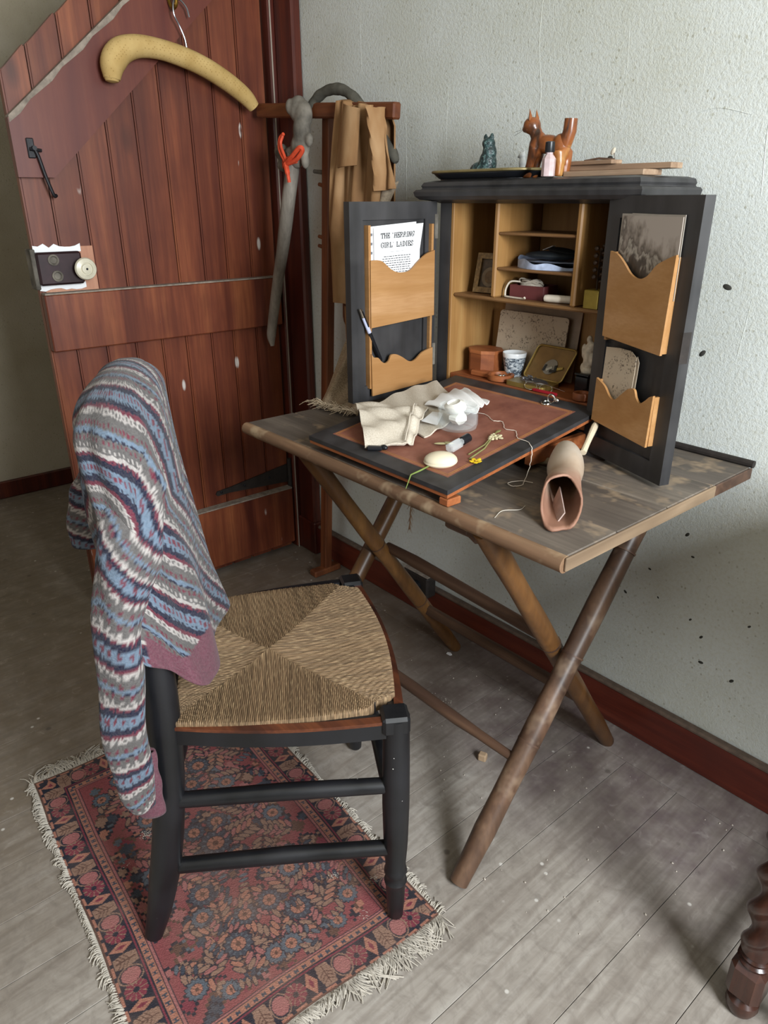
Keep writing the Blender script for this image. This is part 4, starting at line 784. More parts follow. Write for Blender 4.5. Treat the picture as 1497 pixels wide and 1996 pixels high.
blob(part('figure', fgb, plain('ivory_carving', 'c4b9a6', 0.5, 0.3, 90, 0.4, 0, 0.6), fg, 0), 0.0018, 2)
single('round_wooden_pot', B().lathe([(0.015, 0), (0.018, 0.002), (0.019, 0.012), (0.017, 0.016), (0.013, 0.0155), (0.012, 0.010), (0.002, 0.010)], (1.287, -0.152, BT + 0.0005), 24), M_cedar, (1.287, -0.152, BT + 0.0005), 'low round wooden pot in front of the white figurine', 'pot')

# ================================================================== THINGS ON THE FLAP
def onf(x, y, h=0.0): return Vector((x, y, fz(y) + h))
Rs = RX(math.atan(FS))
sr = thing('silver_ring', onf(1.245, -0.205), 'pair of linked silver rings on the back edge of the flap', 'ring')
part('band', B().tube([onf(1.243 + 0.0095 * math.cos(t), -0.207 + 0.0095 * math.sin(t), 0.0022) for t in np.linspace(0, 2 * PI, 28)], 0.0019, 8), M_silver, sr); part('band', B().tube([onf(1.249 + 0.0085 * math.cos(t), -0.200, 0.0095 + 0.0085 * math.sin(t)) for t in np.linspace(0, 2 * PI, 28)], 0.0018, 8), M_silver, sr); part('stone', B().ell(onf(1.262, -0.199, 0.008), (0.005, 0.004, 0.005)), M_silver, sr)
jr = thing('glass_jar', onf(1.186, -0.405), 'round clear glass jar holding a white soap on the flap', 'jar')
jc = onf(1.188, -0.405, 0.004)
part('bowl', B().lathe([(0.030, 0.0), (0.036, 0.003), (0.0385, 0.012), (0.0385, 0.028), (0.036, 0.033), (0.0365, 0.036), (0.0365, 0.046), (0.0355, 0.047), (0.034, 0.046), (0.034, 0.034), (0.036, 0.028), (0.036, 0.012), (0.030, 0.005), (0.001, 0.004)], jc, 40), M_glass, jr)
part('thread_rim', B().tube([jc + Vector((0.0375 * math.cos(t), 0.0375 * math.sin(t), 0.036 + 0.0006 * t)) for t in np.linspace(0, 2 * PI, 40)], 0.0011, 6), M_glass, jr)
single('white_soap', B().box(jc + Vector((-0.004, 0.004, 0.020)), (0.036, 0.030, 0.024), 0.009).lathe([(0.022, 0), (0.0245, 0.006), (0.023, 0.014), (0.015, 0.018), (0.012, 0.0145), (0.004, 0.014)], jc + Vector((-0.006, 0.002, 0.034)), 24, RX(0.35) @ RY(-0.15), 0.75), M_cream, jc + Vector((0, 0, 0.008)), 'white ornate soap cake inside the glass jar', 'soap')
bt = thing('vial', onf(1.255, -0.46), 'small clear vial with a black cap lying beside the jar', 'vial')
d0 = onf(1.250, -0.490, 0.009); d1 = onf(1.247, -0.440, 0.011); dl = lambda t: d0 + (d1 - d0) * t
part('body', B().tube([dl(0), dl(0.03), dl(0.55), dl(0.66), dl(0.72)], [0.007, 0.010, 0.010, 0.006, 0.0055], 6), M_frost, bt, 25); part('cap', B().tube([dl(0.72), dl(0.74), dl(1.08), dl(1.1)], [0.007, 0.0082, 0.0082, 0.007], 16), M_cap, bt)
single('oval_soap', B().ell(onf(1.268, -0.528, 0.0075), (0.030, 0.0225, 0.014), Rs @ RZ(0.5), 32, 14).lathe([(0.0295, 0), (0.0305, 0.002), (0.0295, 0.004)], onf(1.268, -0.528, 0.0035), 40, Rs @ RZ(0.5), 0.76), M_soap, onf(1.268, -0.528), 'cream oval soap near the front corner of the flap', 'soap')
yf = thing('yellow_flower', onf(1.317, -0.491), 'yellow buttercup head on the flap edge', 'flower')
M_yel = plain('yellow_petal', 'd6b21e', 0.6, 0.15, 60)
for i in range(5):
    a_ = i * 2 * PI / 5 + 0.3; part('petal', B().ell(onf(1.317 + 0.006 * math.cos(a_), -0.491 + 0.006 * math.sin(a_), 0.004), (0.006, 0.0045, 0.0016), RZ(a_) @ RY(-0.35), 12, 6), M_yel, yf)
part('centre', B().ell(onf(1.317, -0.491, 0.005), (0.0025, 0.0025, 0.002), None, 10, 6), plain('ochre', 'a8851a', 0.7), yf)
df = thing('dried_flower', onf(1.285, -0.42), 'dried cream flower with a long green stem on the leather', 'flower')
M_dry = plain('dried_petal', 'b8ae8c', 0.8, 0.2, 90); M_stem = plain('olive_stem', '7a7648', 0.8)
fh = B()
for i in range(40):
    a_ = random.uniform(0, 2 * PI); r = 0.011 * math.sqrt(random.random()); fh.ell(onf(1.277 + r * 1.2 * math.cos(a_), -0.398 + r * math.sin(a_), 0.003 + random.uniform(0, 0.004)), (0.0035, 0.0028, 0.002), RZ(a_), 7, 5)
part('head', fh, M_dry, df)
part('stem', B().tube([onf(1.272, -0.40, 0.003), onf(1.29, -0.44, 0.002), onf(1.298, -0.487, 0.0018)], 0.0015, 6), M_stem, df); part('stem', B().tube([onf(1.262, -0.372, 0.004), onf(1.266, -0.39, 0.004), onf(1.281, -0.43, 0.003), onf(1.284, -0.475, 0.002)], 0.0012, 6), M_stem, df)
part('leaf', B().ell(onf(1.262, -0.372, 0.004), (0.010, 0.004, 0.0015), RZ(1.9), 10, 6), M_stem, df)
wl_ = B().ell(onf(1.212, -0.470, 0.003), (0.015, 0.005, 0.002), RZ(0.9), 12, 6).ell(onf(1.222, -0.462, 0.0035), (0.010, 0.006, 0.002), RZ(0.3), 12, 6)
single('dried_leaf', wl_, plain('dry_leaf', 'a39a72', 0.8, 0.2), onf(1.215, -0.468), 'curled dried leaf between the vial and the oval soap', 'leaf')
single('grass_blade', B().tube([onf(1.262, -0.545, 0.003), onf(1.262, -0.57, 0.0025), onf(1.26, -0.591, 0.002), Vector((1.262, -0.604, 0.745))], [0.0012, 0.0016, 0.0014, 0.0006], 6), plain('green_blade', '6d7d3e', 0.7), onf(1.262, -0.56), 'green grass blade poking out from under the oval soap', 'grass')
th = [onf(1.150, -0.325, 0.002), onf(1.185, -0.32, 0.002), onf(1.215, -0.335, 0.002), onf(1.235, -0.33, 0.002), onf(1.262, -0.352, 0.002), onf(1.285, -0.35, 0.002), onf(1.31, -0.372, 0.002), onf(1.335, -0.375, 0.002), Vector((1.353, -0.385, 0.793)), Vector((1.356, -0.39, 0.765)), Vector((1.358, -0.405, 0.738)), Vector((1.368, -0.425, 0.7372)), Vector((1.36, -0.44, 0.7372)), Vector((1.345, -0.435, 0.7372)), Vector((1.352, -0.41, 0.7372)), Vector((1.372, -0.40, 0.7372))]
tp = [Vector(p) + Vector((random.uniform(-0.0012, 0.0012), random.uniform(-0.0012, 0.0012), 0)) for p in catmull(th, 7)]
single('thread', B().tube(tp, 0.0006, 5), plain('cream_thread', 'd8cdbf', 0.9), tp[0], 'loose cream thread trailing off the right side of the flap', 'thread')
single('thread', B().tube([Vector(p) for p in catmull([(1.43, -0.565, 0.7362), (1.42, -0.535, 0.7364), (1.435, -0.51, 0.7362), (1.43, -0.49, 0.7362)], 6)], 0.0006, 5), plain('pale_thread', 'bdb6aa', 0.9), (1.43, -0.53, 0.736), 'short pale thread curled on the table in front of the flap', 'thread')
# linen bag
def quad(c, u, v_):
    (a, b_, d, e) = [Vector(p) for p in c]; return a * (1 - u) * (1 - v_) + b_ * u * (1 - v_) + d * u * v_ + e * (1 - u) * v_
lin_ = thing('linen_bag', onf(1.05, -0.46), 'cream linen drawstring bag folded on the left of the flap', 'bag')
q1 = [onf(0.940, -0.462), onf(1.080, -0.378), onf(1.178, -0.512), onf(1.112, -0.572)]
def lb_f(u, v_):
    p = quad(q1, u, v_); p.z = fz(p.y) + 0.008 + 0.030 * math.sin(PI * min(1, v_ * 0.9 + 0.10)) ** 0.7 * (1 - 0.35 * u) + 0.0032 * math.sin(v_ * 16 + u * 5) + 0.0025 * math.sin(u * 9 - v_ * 22)
    if u > 0.82: p.z += 0.003 * math.sin((u - 0.82) * 30)
    return tuple(p)
part('front', B().sheet(lb_f, 44, 36, 0.003), M_linen, lin_, 60)
def lb2(u, v_):
    p = quad([onf(0.952, -0.44), onf(0.955, -0.235), onf(1.150, -0.33), onf(1.165, -0.47)], u, v_); p.z = fz(p.y) + 0.004 + 0.009 * math.sin(PI * u) * (1 - 0.7 * v_) + 0.002 * math.sin(u * 21 + v_ * 9); return tuple(p)
part('back', B().sheet(lb2, 36, 30, 0.003), M_linen, lin_, 60)
part('hem', B().tube([Vector(lb_f(0.84, t)) + Vector((0, 0, 0.0042)) for t in np.linspace(0.02, 0.99, 20)], 0.0014, 6), M_linen, lin_)
part('rolled_edge', B().tube([Vector(lb_f(t, 1.0)) + Vector((0, 0, 0.001)) for t in np.linspace(0, 1, 20)], 0.0022, 8), M_linen, lin_)
single('black_clasp', B().box(onf(1.128, -0.562, 0.006), (0.030, 0.012, 0.009), 0.003, RZ(0.75)).ell(onf(1.140, -0.549, 0.006), (0.008, 0.006, 0.005)), M_cap, onf(1.128, -0.562), 'small black clasp peeping out under the rolled linen bag', 'clasp')
def hk_f(u, v_):
    p = quad([onf(1.06, -0.372), onf(1.06, -0.255), onf(1.165, -0.29), onf(1.185, -0.355)], u, v_)
    p.z = fz(p.y) + 0.014 + 0.016 * math.sin(PI * u) * (0.4 + 0.6 * math.sin(PI * v_)) + 0.003 * math.sin(u * 19 + v_ * 8); return tuple(p)
single('white_handkerchief', B().sheet(hk_f, 26, 26, 0.002), M_white, onf(1.11, -0.31), 'crumpled white handkerchief behind the glass jar', 'handkerchief', smooth=60)
def pw_f(u, v_):
    p = quad([onf(1.118, -0.435), onf(1.105, -0.392), onf(1.128, -0.385), onf(1.160, -0.432)], u, v_); p.z = fz(p.y) + 0.0135 + 0.002 * u; return tuple(p)
single('paper_label', B().sheet(pw_f, 6, 6, 0.0006), M_paper, onf(1.13, -0.41), 'small square of white paper tucked beside the linen bag', 'paper', smooth=0)

# ================================================================== ON THE TABLE: HOLLOW HORN
hr = thing('hollow_horn', (1.46, -0.42, TZ), 'tan hollow horn with a ragged open mouth lying on the table', 'horn')
hp = catmull([(1.363, -0.300, TZ + 0.030), (1.385, -0.325, TZ + 0.036), (1.415, -0.365, TZ + 0.034), (1.443, -0.405, TZ + 0.031), (1.472, -0.452, TZ + 0.031), (1.505, -0.500, TZ + 0.031)], 6)
hrad = [p[0] for p in catmull([(r, 0, 0) for r in (0.018, 0.030, 0.034, 0.0295, 0.0315, 0.0345)], 6)]
N = 28; pts = [Vector(p) for p in hp]; o_ = B(); mm = len(pts); V = []; F = []
for i in range(mm):
    T = (pts[min(i + 1, mm - 1)] - pts[max(i - 1, 0)]).normalized(); a0 = Vector((0, 0, 1)); a0 = (a0 - T * a0.dot(T)).normalized(); b0 = T.cross(a0)
    for k in range(N):
        t = 2 * PI * k / N; r = hrad[i] * (1 + 0.05 * math.sin(3 * t + i * 0.2)); p = pts[i] + (a0 * math.cos(t) + b0 * math.sin(t) * 0.93) * r
        f_ = max(0, (i - mm * 0.6) / (mm * 0.4)); p = p + T * f_ * (-math.cos(t) * 0.045 + 0.006 * math.sin(5 * t)); p.z = max(p.z, TZ + 0.0025); V.append(p)
for i in range(mm - 1):
    for k in range(N): F.append((i * N + k, i * N + (k + 1) % N, (i + 1) * N + (k + 1) % N, (i + 1) * N + k))
F.append(tuple(range(N))); o_.add(V, F)
m = Mat('tan_horn', 0.6, 0.35); v = m.coord(); n = m.noise(v, 14, 5); sx_ = m.n('ShaderNodeSeparateXYZ'); m.l(v, sx_.inputs[0])
f = m.math('ADD', m.math('MULTIPLY', m.math('SUBTRACT', sx_.outputs[0], sx_.outputs[1]), 3.2), m.math('MULTIPLY', m.math('SUBTRACT', n, 0.5), 0.8))
m.color(m.ramp(m.math('ADD', f, 0.5), [(0.05, C('b9ab9b')), (0.42, C('a8937f')), (0.66, C('957260')), (0.9, C('85604e'))])); m.bump(n, 0.3, 0.004); M_horn = m.m
ho = part('tube', o_, M_horn, hr, 60); sd = ho.modifiers.new('wall', 'SOLIDIFY'); sd.thickness = 0.0035; sd.offset = -1
part('knob', B().ell((1.413, -0.352, TZ + 0.052), (0.02, 0.022, 0.012), RZ(0.9)), M_horn, hr)
part('inner_shaving', B().sheet(lambda u, v_: (1.462 + 0.048 * v_ + 0.004 * u, -0.462 - 0.048 * v_ + 0.010 * u, TZ + 0.006 + 0.030 * u * (1 - 0.55 * v_)), 8, 10, 0.002), plain('pinkish_bone', '9c8880', 0.8, 0.2, 60, 0.3, 0, 0.5), hr, 60)
single('bone_stick', B().tube(catmull([(1.396, -0.29, TZ + 0.040), (1.385, -0.262, TZ + 0.052), (1.370, -0.222, TZ + 0.070), (1.368, -0.212, TZ + 0.074)], 5), [p[0] for p in catmull([(r, 0, 0) for r in (0.006, 0.0055, 0.0065, 0.004)], 5)], 10), plain('pale_bone', 'd3c3a8', 0.45, 0.1), (1.385, -0.26, TZ + 0.04), 'pale bone stick poking up out of the horn', 'stick')
single('bone_stick', B().tube([(1.315, -0.312, TZ + 0.0085), (1.345, -0.31, TZ + 0.014), (1.375, -0.318, TZ + 0.025)], [0.007, 0.0065, 0.006], 10), plain('buff_bone', 'a8977c', 0.55, 0.1), (1.34, -0.31, TZ), 'short buff stick lying left of the horn', 'stick')

# ================================================================== ON TOP OF THE CABINET
CT = 1.237
tr = thing('lacquer_tray', (0.965, -0.10, CT), 'black lacquer tray with a gilt rim on the cabinet top', 'tray')
rim_ = rrect(0.845, 1.125, -0.185, -0.035, 0.05, 8)
part('plate', B().prism(rrect(0.86, 1.11, -0.172, -0.048, 0.045, 8), lambda u, w, t: (u, w, t), CT + 0.0005, CT + 0.003), M_cap, tr, 25)
tv = B()
def trf(u, v_):
    k = u * len(rim_); i = int(k) % len(rim_); j = (i + 1) % len(rim_); f_ = k - int(k); x = rim_[i][0] * (1 - f_) + rim_[j][0] * f_; y = rim_[i][1] * (1 - f_) + rim_[j][1] * f_
    s_ = 0.86 + 0.14 * v_; return (0.985 + (x - 0.985) * s_, -0.11 + (y + 0.11) * s_, CT + 0.002 + 0.014 * v_ ** 1.5)
tv.grid(trf, 64, 5, True); ro = part('rim', tv, M_cap, tr, 60); sd = ro.modifiers.new('wall', 'SOLIDIFY'); sd.thickness = 0.0025
part('gilt_edge', B().tube([(x, y, CT + 0.0165) for x, y in rim_ + rim_[:1]], 0.0028, 6), plain('dull_gilt', '8c7d55', 0.4, 0.2, 40, 0.5, 0.5), tr)
TT = CT + 0.0035
bc = thing('blue_cat_figurine', (0.955, -0.11, TT), 'dark turquoise glazed figurine of a seated furry cat', 'figurine')
cb_ = B(); cx, cy = 0.957, -0.11
for c, d in (((-0.008, 0, 0.014), (0.024, 0.017, 0.014)), ((0.006, 0, 0.024), (0.016, 0.015, 0.022)), ((0.009, 0, 0.042), (0.0125, 0.012, 0.015)), ((0.008, -0.002, 0.056), (0.0115, 0.011, 0.010)), ((0.0, -0.002, 0.0655), (0.004, 0.003, 0.006)), ((0.015, -0.002, 0.0665), (0.004, 0.003, 0.006)), ((0.010, -0.012, 0.008), (0.008, 0.008, 0.008)), ((-0.024, 0.004, 0.008), (0.012, 0.010, 0.008))): cb_.ell(Vector((cx, cy, TT)) + Vector(c) * 1.18 + Vector((0, 0, 0.0)), tuple(k_ * 1.25 for k_ in d), None, 14, 10)
m = Mat('turquoise_glaze', 0.3, 0.5); v = m.coord((1, 1, 0.7)); n = m.noise(v, 170, 3, 0.6, 0.6); m.color(m.ramp(n, [(0.4, C('1d2b2c')), (0.55, C('32494a')), (0.68, C('65807c'))])); m.bump(n, 0.9, 0.003); M_turq = m.m
blob(part('body', cb_, M_turq, bc, 0), 0.002, 2)
part('tail', B().tube([(cx + 0.012, cy - 0.01, TT + 0.004), (cx + 0.03, cy - 0.012, TT + 0.004), (cx + 0.04, cy - 0.008, TT + 0.005)], [0.004, 0.003, 0.001], 8), M_turq, bc)
part('ear', B().lathe([(0.0042, 0), (0.002, 0.006), (0.0005, 0.009)], (cx + 0.0, cy - 0.002, TT + 0.076), 8), M_turq, bc); part('ear', B().lathe([(0.0042, 0), (0.002, 0.006), (0.0005, 0.009)], (cx + 0.0185, cy - 0.002, TT + 0.076), 8), M_turq, bc)
wc = thing('wooden_cat', (1.13, -0.14, CT), 'brown scorched wooden cat figurine standing with tail up', 'figurine')
m = Mat('scorched_wood', 0.3, 0.5); v = m.coord((1, 1, 0.6)); n = m.noise(v, 24, 4, 0.5, 0.6); n2 = m.noise(m.coord((0.3, 1, 1)), 120, 3)
col = m.ramp(n, [(0.34, C('2a1a12')), (0.46, C('7a4423')), (0.6, C('8c5229')), (0.75, C('b3834a'))]); m.color(m.mix(m.ramp(n2, [(0.4, 0.0), (0.7, 0.2)]), col, C('4a2814'))); M_wcat = m.m
wb = B(); O = Vector((1.155, -0.14, CT))
for c, d, r in (((-0.036, 0, 0.058), (0.018, 0.016, 0.024), 0.3), ((-0.010, 0, 0.058), (0.035, 0.015, 0.017), 0.12), ((0.020, 0, 0.052), (0.018, 0.017, 0.024), -0.2), ((-0.042, 0, 0.078), (0.012, 0.012, 0.014), 0), ((-0.052, -0.002, 0.092), (0.0175, 0.0165, 0.0155), 0.25), ((-0.064, -0.003, 0.087), (0.009, 0.009, 0.007), 0.2),
                ((0.034, 0, 0.075), (0.012, 0.010, 0.024), 0.2)): wb.ell(O + Vector(c), d, RY(r), 16, 12)
for y in (-0.010, 0.010):
    wb.tube([O + Vector((-0.036, y, 0.055)), O + Vector((-0.043, y, 0.028)), O + Vector((-0.050, y, 0.002))], [0.011, 0.008, 0.0085], 12); wb.ell(O + Vector((-0.053, y, 0.005)), (0.011, 0.008, 0.005))
    wb.tube([O + Vector((0.022, y, 0.045)), O + Vector((0.026, y, 0.025)), O + Vector((0.024, y, 0.002))], [0.015, 0.0105, 0.0095], 12)
blob(part('body', wb, M_wcat, wc, 0), 0.0024, 3)
part('tail', B().tube([O + Vector((0.028, 0, 0.055)), O + Vector((0.036, 0, 0.078)), O + Vector((0.037, 0, 0.0985))], [0.012, 0.0125, 0.012], 16), M_wcat, wc)
for y in (-0.012, 0.008):
    part('ear', B().add([O + Vector(p) for p in ((-0.047, y - 0.006, 0.100), (-0.047, y + 0.007, 0.100), (-0.056, y + 0.001, 0.101), (-0.052, y, 0.121))], [(0, 1, 2), (0, 3, 1), (1, 3, 2), (2, 3, 0)]), M_wcat, wc, 50)
part('whisker', B().tube([O + Vector((-0.066, -0.008, 0.087)), O + Vector((-0.082, -0.018, 0.082))], 0.0003, 4).tube([O + Vector((-0.066, -0.008, 0.086)), O + Vector((-0.083, -0.016, 0.076))], 0.0003, 4), M_steel, wc)
wf = thing('white_cat_figurine', (1.035, -0.06, TT), 'tiny white china cat half hidden behind the wooden cat', 'figurine')
wfb = B()
for c, d in (((0.002, 0, 0.012), (0.011, 0.010, 0.012)), ((0.0, 0, 0.028), (0.008, 0.008, 0.014)), ((-0.002, 0, 0.043), (0.008, 0.0075, 0.0075)), ((-0.007, 0, 0.050), (0.002, 0.002, 0.004)), ((0.003, 0, 0.050), (0.002, 0.002, 0.004)), ((-0.010, 0, 0.041), (0.004, 0.003, 0.003))): wfb.ell(Vector((1.021, -0.065, TT)) + Vector(c), d, None, 12, 8)
blob(part('body', wfb, plain('white_china', 'd3d6d6', 0.2, 0.05), wf, 0), 0.0016, 2)
vb = thing('scent_bottle', (1.190, -0.185, CT), 'small clear scent bottle with a black cap in front of the wooden cat', 'bottle')
part('glass', B().lathe([(0.010, 0), (0.0125, 0.001), (0.0125, 0.030), (0.009, 0.035), (0.0065, 0.038), (0.0065, 0.041)], (1.186, -0.188, CT + 0.0005), 8), plain('rosy_glass', 'b9a3a3', 0.15, 0.25, 60, 0.6), vb, 30); part('cap', B().lathe([(0.0085, 0), (0.009, 0.001), (0.0085, 0.017), (0.006, 0.018)], (1.186, -0.188, CT + 0.0412), 18), M_cap, vb)
M_slat = wood('weathered_slat', '6b5545', '94785f', 'a98f76', 'x', 60, 0.7).m
for i, (x, y, l, w_, z, a_, lb_) in enumerate(((1.275, -0.12, 0.175, 0.055, 0.0, -0.05, 'lowest thin brown slat in the pile on the cabinet top'), (1.283, -0.10, 0.215, 0.04, 0.0105, 0.03, 'longest thin slat lying across the pile on the cabinet top'), (1.235, -0.115, 0.10, 0.03, 0.019, -0.08, 'shortest slat on top of the pile on the cabinet top'))):
    single('wooden_strip', B().box((x, y, CT + z + 0.0053), (l, w_, 0.0095 if i < 2 else 0.007), 0.001, RZ(a_)), M_slat, (x, y, CT + z), lb_, 'slat', 'slats piled on the cabinet')
tw_ = thing('dried_twig', (1.25, -0.10, CT + 0.026), 'little dried twig with a curled pale leaf on the slats', 'twig')
part('stem', B().tube([(1.215, -0.12, CT + 0.028), (1.245, -0.118, CT + 0.031), (1.275, -0.112, CT + 0.029), (1.272, -0.112, CT + 0.040)], [0.0015, 0.002, 0.0015, 0.0008], 6), M_strx, tw_); part('leaf', B().ell((1.270, -0.112, CT + 0.042), (0.004, 0.003, 0.007), RY(0.5), 10, 6), plain('pale_leaf', 'b8ae9c', 0.8), tw_)

# ================================================================== CHAIR
CO = Vector((1.13, -0.86, 0)); cr = Vector((0.876, -0.482, 0)).normalized(); cf = Vector((0.482, 0.876, 0)).normalized()
def CP(a, b_, z): return CO + cr * a + cf * b_ + Vector((0, 0, z))
ch = thing('rush_chair', (1.13, -0.86, 0), 'black painted wooden chair with a woven rush seat, standing on the rug', 'chair')
SZ = 0.462
fa, fb_, ba, bb_ = 0.222, 0.222, 0.163, -0.135
# legs
leg_prof = [(0.012, 0.0), (0.014, 0.003), (0.0155, 0.03), (0.0175, 0.075), (0.019, 0.085), (0.0205, 0.09), (0.0175, 0.096), (0.0175, 0.105), (0.0205, 0.112), (0.0195, 0.118), (0.0175, 0.125), (0.021, 0.18), (0.023, 0.27), (0.0225, 0.36), (0.0215, 0.43), (0.0215, SZ - 0.012)]
for a_ in (fa, -fa): part('leg', B().lathe(leg_prof, CP(a_, fb_, 0.0075), 20), M_chair, ch)
for s_ in (1, -1):
    path = catmull([CP(s_ * (ba + 0.012), -0.205, 0.0085), CP(s_ * (ba + 0.008), -0.185, 0.08), CP(s_ * (ba + 0.004), -0.160, 0.20), CP(s_ * ba, -0.143, 0.33), CP(s_ * ba, bb_, 0.46), CP(s_ * ba, bb_ + 0.002, 0.60), CP(s_ * ba, bb_ + 0.004, 0.78), CP(s_ * (ba - 0.01), bb_ + 0.004, 0.90)], 5)
    part('back_post', B().tube(path, [0.016 + 0.010 * min(1, i / 8) - 0.008 * max(0, (i - 22) / 14) for i in range(len(path))], 16), M_chair, ch)
part('top_rail', B().tube(catmull([CP(ba - 0.01, bb_ + 0.004, 0.885), CP(0.10, bb_ - 0.004, 0.92), CP(0, bb_ - 0.006, 0.93), CP(-0.10, bb_ - 0.004, 0.92), CP(-ba + 0.01, bb_ + 0.004, 0.885)], 5), 0.017, 12), M_chair, ch)
part('back_slat', B().tube([CP(ba, bb_, 0.68), CP(0, bb_ - 0.01, 0.68), CP(-ba, bb_, 0.68)], 0.012, 10), M_chair, ch)
for s_ in (1, -1):
    for z0, z1 in ((0.315, 0.300), (0.175, 0.155)):
        part('side_rung', B().tube([CP(s_ * fa, fb_, z0), CP(s_ * (fa + ba) / 2, 0.04, (z0 + z1) / 2), CP(s_ * (ba + 0.003), -0.152 - (0.3 - z1) * 0.1, z1)], [0.0135, 0.0150, 0.0135], 12), M_chair, ch)
part('front_rung', B().tube([CP(-fa, fb_, 0.27), CP(-0.17, fb_, 0.27), CP(-0.15, fb_, 0.27), CP(-0.06, fb_, 0.27), CP(0, fb_, 0.27), CP(0.06, fb_, 0.27), CP(0.15, fb_, 0.27), CP(0.17, fb_, 0.27), CP(fa, fb_, 0.27)], [0.009, 0.010, 0.015, 0.012, 0.018, 0.012, 0.015, 0.010, 0.009], 14), M_chair, ch)
part('back_rung', B().tube([CP(-ba, -0.152, 0.26), CP(ba, -0.152, 0.26)], 0.012, 12), M_chair, ch)
# seat frame and corner blocks
def rail(p, q, bow, name, mat, hw, hz, zc):
    p, q = Vector(p), Vector(q); d = (q - p); nrm = Vector((d.y, -d.x, 0)).normalized(); n = 14
    P = [p + d * (i / n) + nrm * bow * math.sin(PI * i / n) for i in range(n + 1)]
    V = []; F = []
    for c in P:
        for w_, z in ((-hw, -hz), (hw, -hz), (hw, hz), (-hw, hz)): V.append(Vector((c.x, c.y, zc)) + nrm * w_ + Vector((0, 0, z)))
    for i in range(n):
        for k in range(4): F.append((i * 4 + k, i * 4 + (k + 1) % 4, (i + 1) * 4 + (k + 1) % 4, (i + 1) * 4 + k))
    F += [(0, 1, 2, 3), (n * 4, n * 4 + 1, n * 4 + 2, n * 4 + 3)]
    return part(name, B().add(V, F), mat, ch, 30)
BRr = CP(ba, bb_, 0); BLl = CP(-ba, bb_, 0); FRr = CP(fa, fb_, 0); FLl = CP(-fa, fb_, 0)
rail(BRr, FRr, 0.014, 'side_rail', M_chair, 0.012, 0.015, SZ - 0.024); rail(FLl, BLl, 0.014, 'side_rail', M_chair, 0.012, 0.015, SZ - 0.024)
rail(FRr, FLl, 0.020, 'front_rail', M_chair, 0.012, 0.015, SZ - 0.024); rail(BLl, BRr, 0.0, 'back_rail', M_chair, 0.012, 0.015, SZ - 0.024)
rail(BRr + cr * 0.006, FRr + cr * 0.006, 0.014, 'worn_edge_strip', M_worn, 0.0075, 0.003, SZ - 0.008); rail(FLl - cr * 0.006, BLl - cr * 0.006, 0.014, 'worn_edge_strip', M_chair, 0.0075, 0.003, SZ - 0.008)
rail(FRr + cf * 0.006, FLl + cf * 0.006, 0.020, 'worn_edge_strip', M_worn, 0.0075, 0.003, SZ - 0.008)
for s_ in (1, -1):
    part('corner_block', B().box(CP(s_ * (fa - 0.002), fb_ - 0.002, SZ - 0.014), (0.044, 0.044, 0.033), 0.005, RZ(math.atan2(cr.y, cr.x) - s_ * 0.06)), M_chair, ch)
# woven seat: four panels, each strand modelled as a ridge that wraps over its rail
Cc = CP(0.0, 0.035, 0)
def rush(A, Bq, n_str, bow, seed, inset=0.0, i0=True, i1=True):
    A, Bq = Vector(A), Vector(Bq); d = Bq - A; nrm = Vector((d.y, -d.x, 0)).normalized(); R_ = random.Random(seed)
    per = 5; nu = n_str * per + 1; nv = 26; V = []; cl_ = []; tones = [R_.uniform(0.6, 1.1) for _ in range(n_str + 1)]; js = [R_.uniform(-1, 1) for _ in range(n_str + 1)]
    depth = (Cc - A).dot(-nrm); sc = (Cc - A).dot(d) / d.length_squared
    base = np.array(C('8a7054')[:3]); dk = np.array(C('5f4a33')[:3]); hi = np.array(C('a58c6b')[:3])
    for j in range(nv):
        t = j / (nv - 1)
        for i in range(nu):
            s0 = i / (nu - 1); k = min(int(s0 * n_str), n_str - 1); ph = s0 * n_str - k
            lim = (s0 / sc if s0 < sc else (1 - s0) / (1 - sc)); L = depth * lim
            edge = bow * math.sin(PI * s0) + inset * min(1.0, s0 / 0.04 if i0 else 1.0, (1 - s0) / 0.04 if i1 else 1.0)
            if t < 0.12: q = t / 0.12; off = edge + 0.010 * math.cos((1 - q) * PI / 2) * 0 + 0.003; drop = -0.014 * (1 - q)
            else: q = (t - 0.12) / 0.88; off = edge + 0.003 * (1 - q) - q * (L + edge); drop = 0.0
            sag = -0.010 * (1 - lim) * 0 - 0.012 * math.sin(PI * min(1, max(0, (t - 0.12)) * lim)) * lim + 0.006 * min(1, t * 6) 
            rdg = abs(math.sin(PI * ph)) ** 0.6 if t < 0.97 else 0.9
            p = A + d * (s0 + 0.0006 * js[k]) + nrm * off; z = SZ - 0.004 + drop + sag + 0.0019 * rdg * (0.7 + 0.3 * math.sin(t * 40 + k * 1.7))
            V.append((p.x, p.y, z))
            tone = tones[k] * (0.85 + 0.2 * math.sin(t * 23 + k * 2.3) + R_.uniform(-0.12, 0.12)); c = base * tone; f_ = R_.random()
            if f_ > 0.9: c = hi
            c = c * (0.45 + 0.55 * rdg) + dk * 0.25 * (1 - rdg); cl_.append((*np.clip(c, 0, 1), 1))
    F = [(j * nu + i, j * nu + i + 1, (j + 1) * nu + i + 1, (j + 1) * nu + i) for j in range(nv - 1) for i in range(nu - 1)]
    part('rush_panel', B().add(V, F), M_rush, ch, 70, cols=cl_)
g_ = 0.030
rush(CP(ba + 0.002, bb_ + 0.02, 0), CP(fa - g_, fb_ - g_, 0), 100, 0.010, 1, 0.012, False, True)
rush(CP(-fa + g_, fb_ - g_, 0), CP(-ba - 0.002, bb_ + 0.02, 0), 100, 0.010, 2, 0.012, True, False)
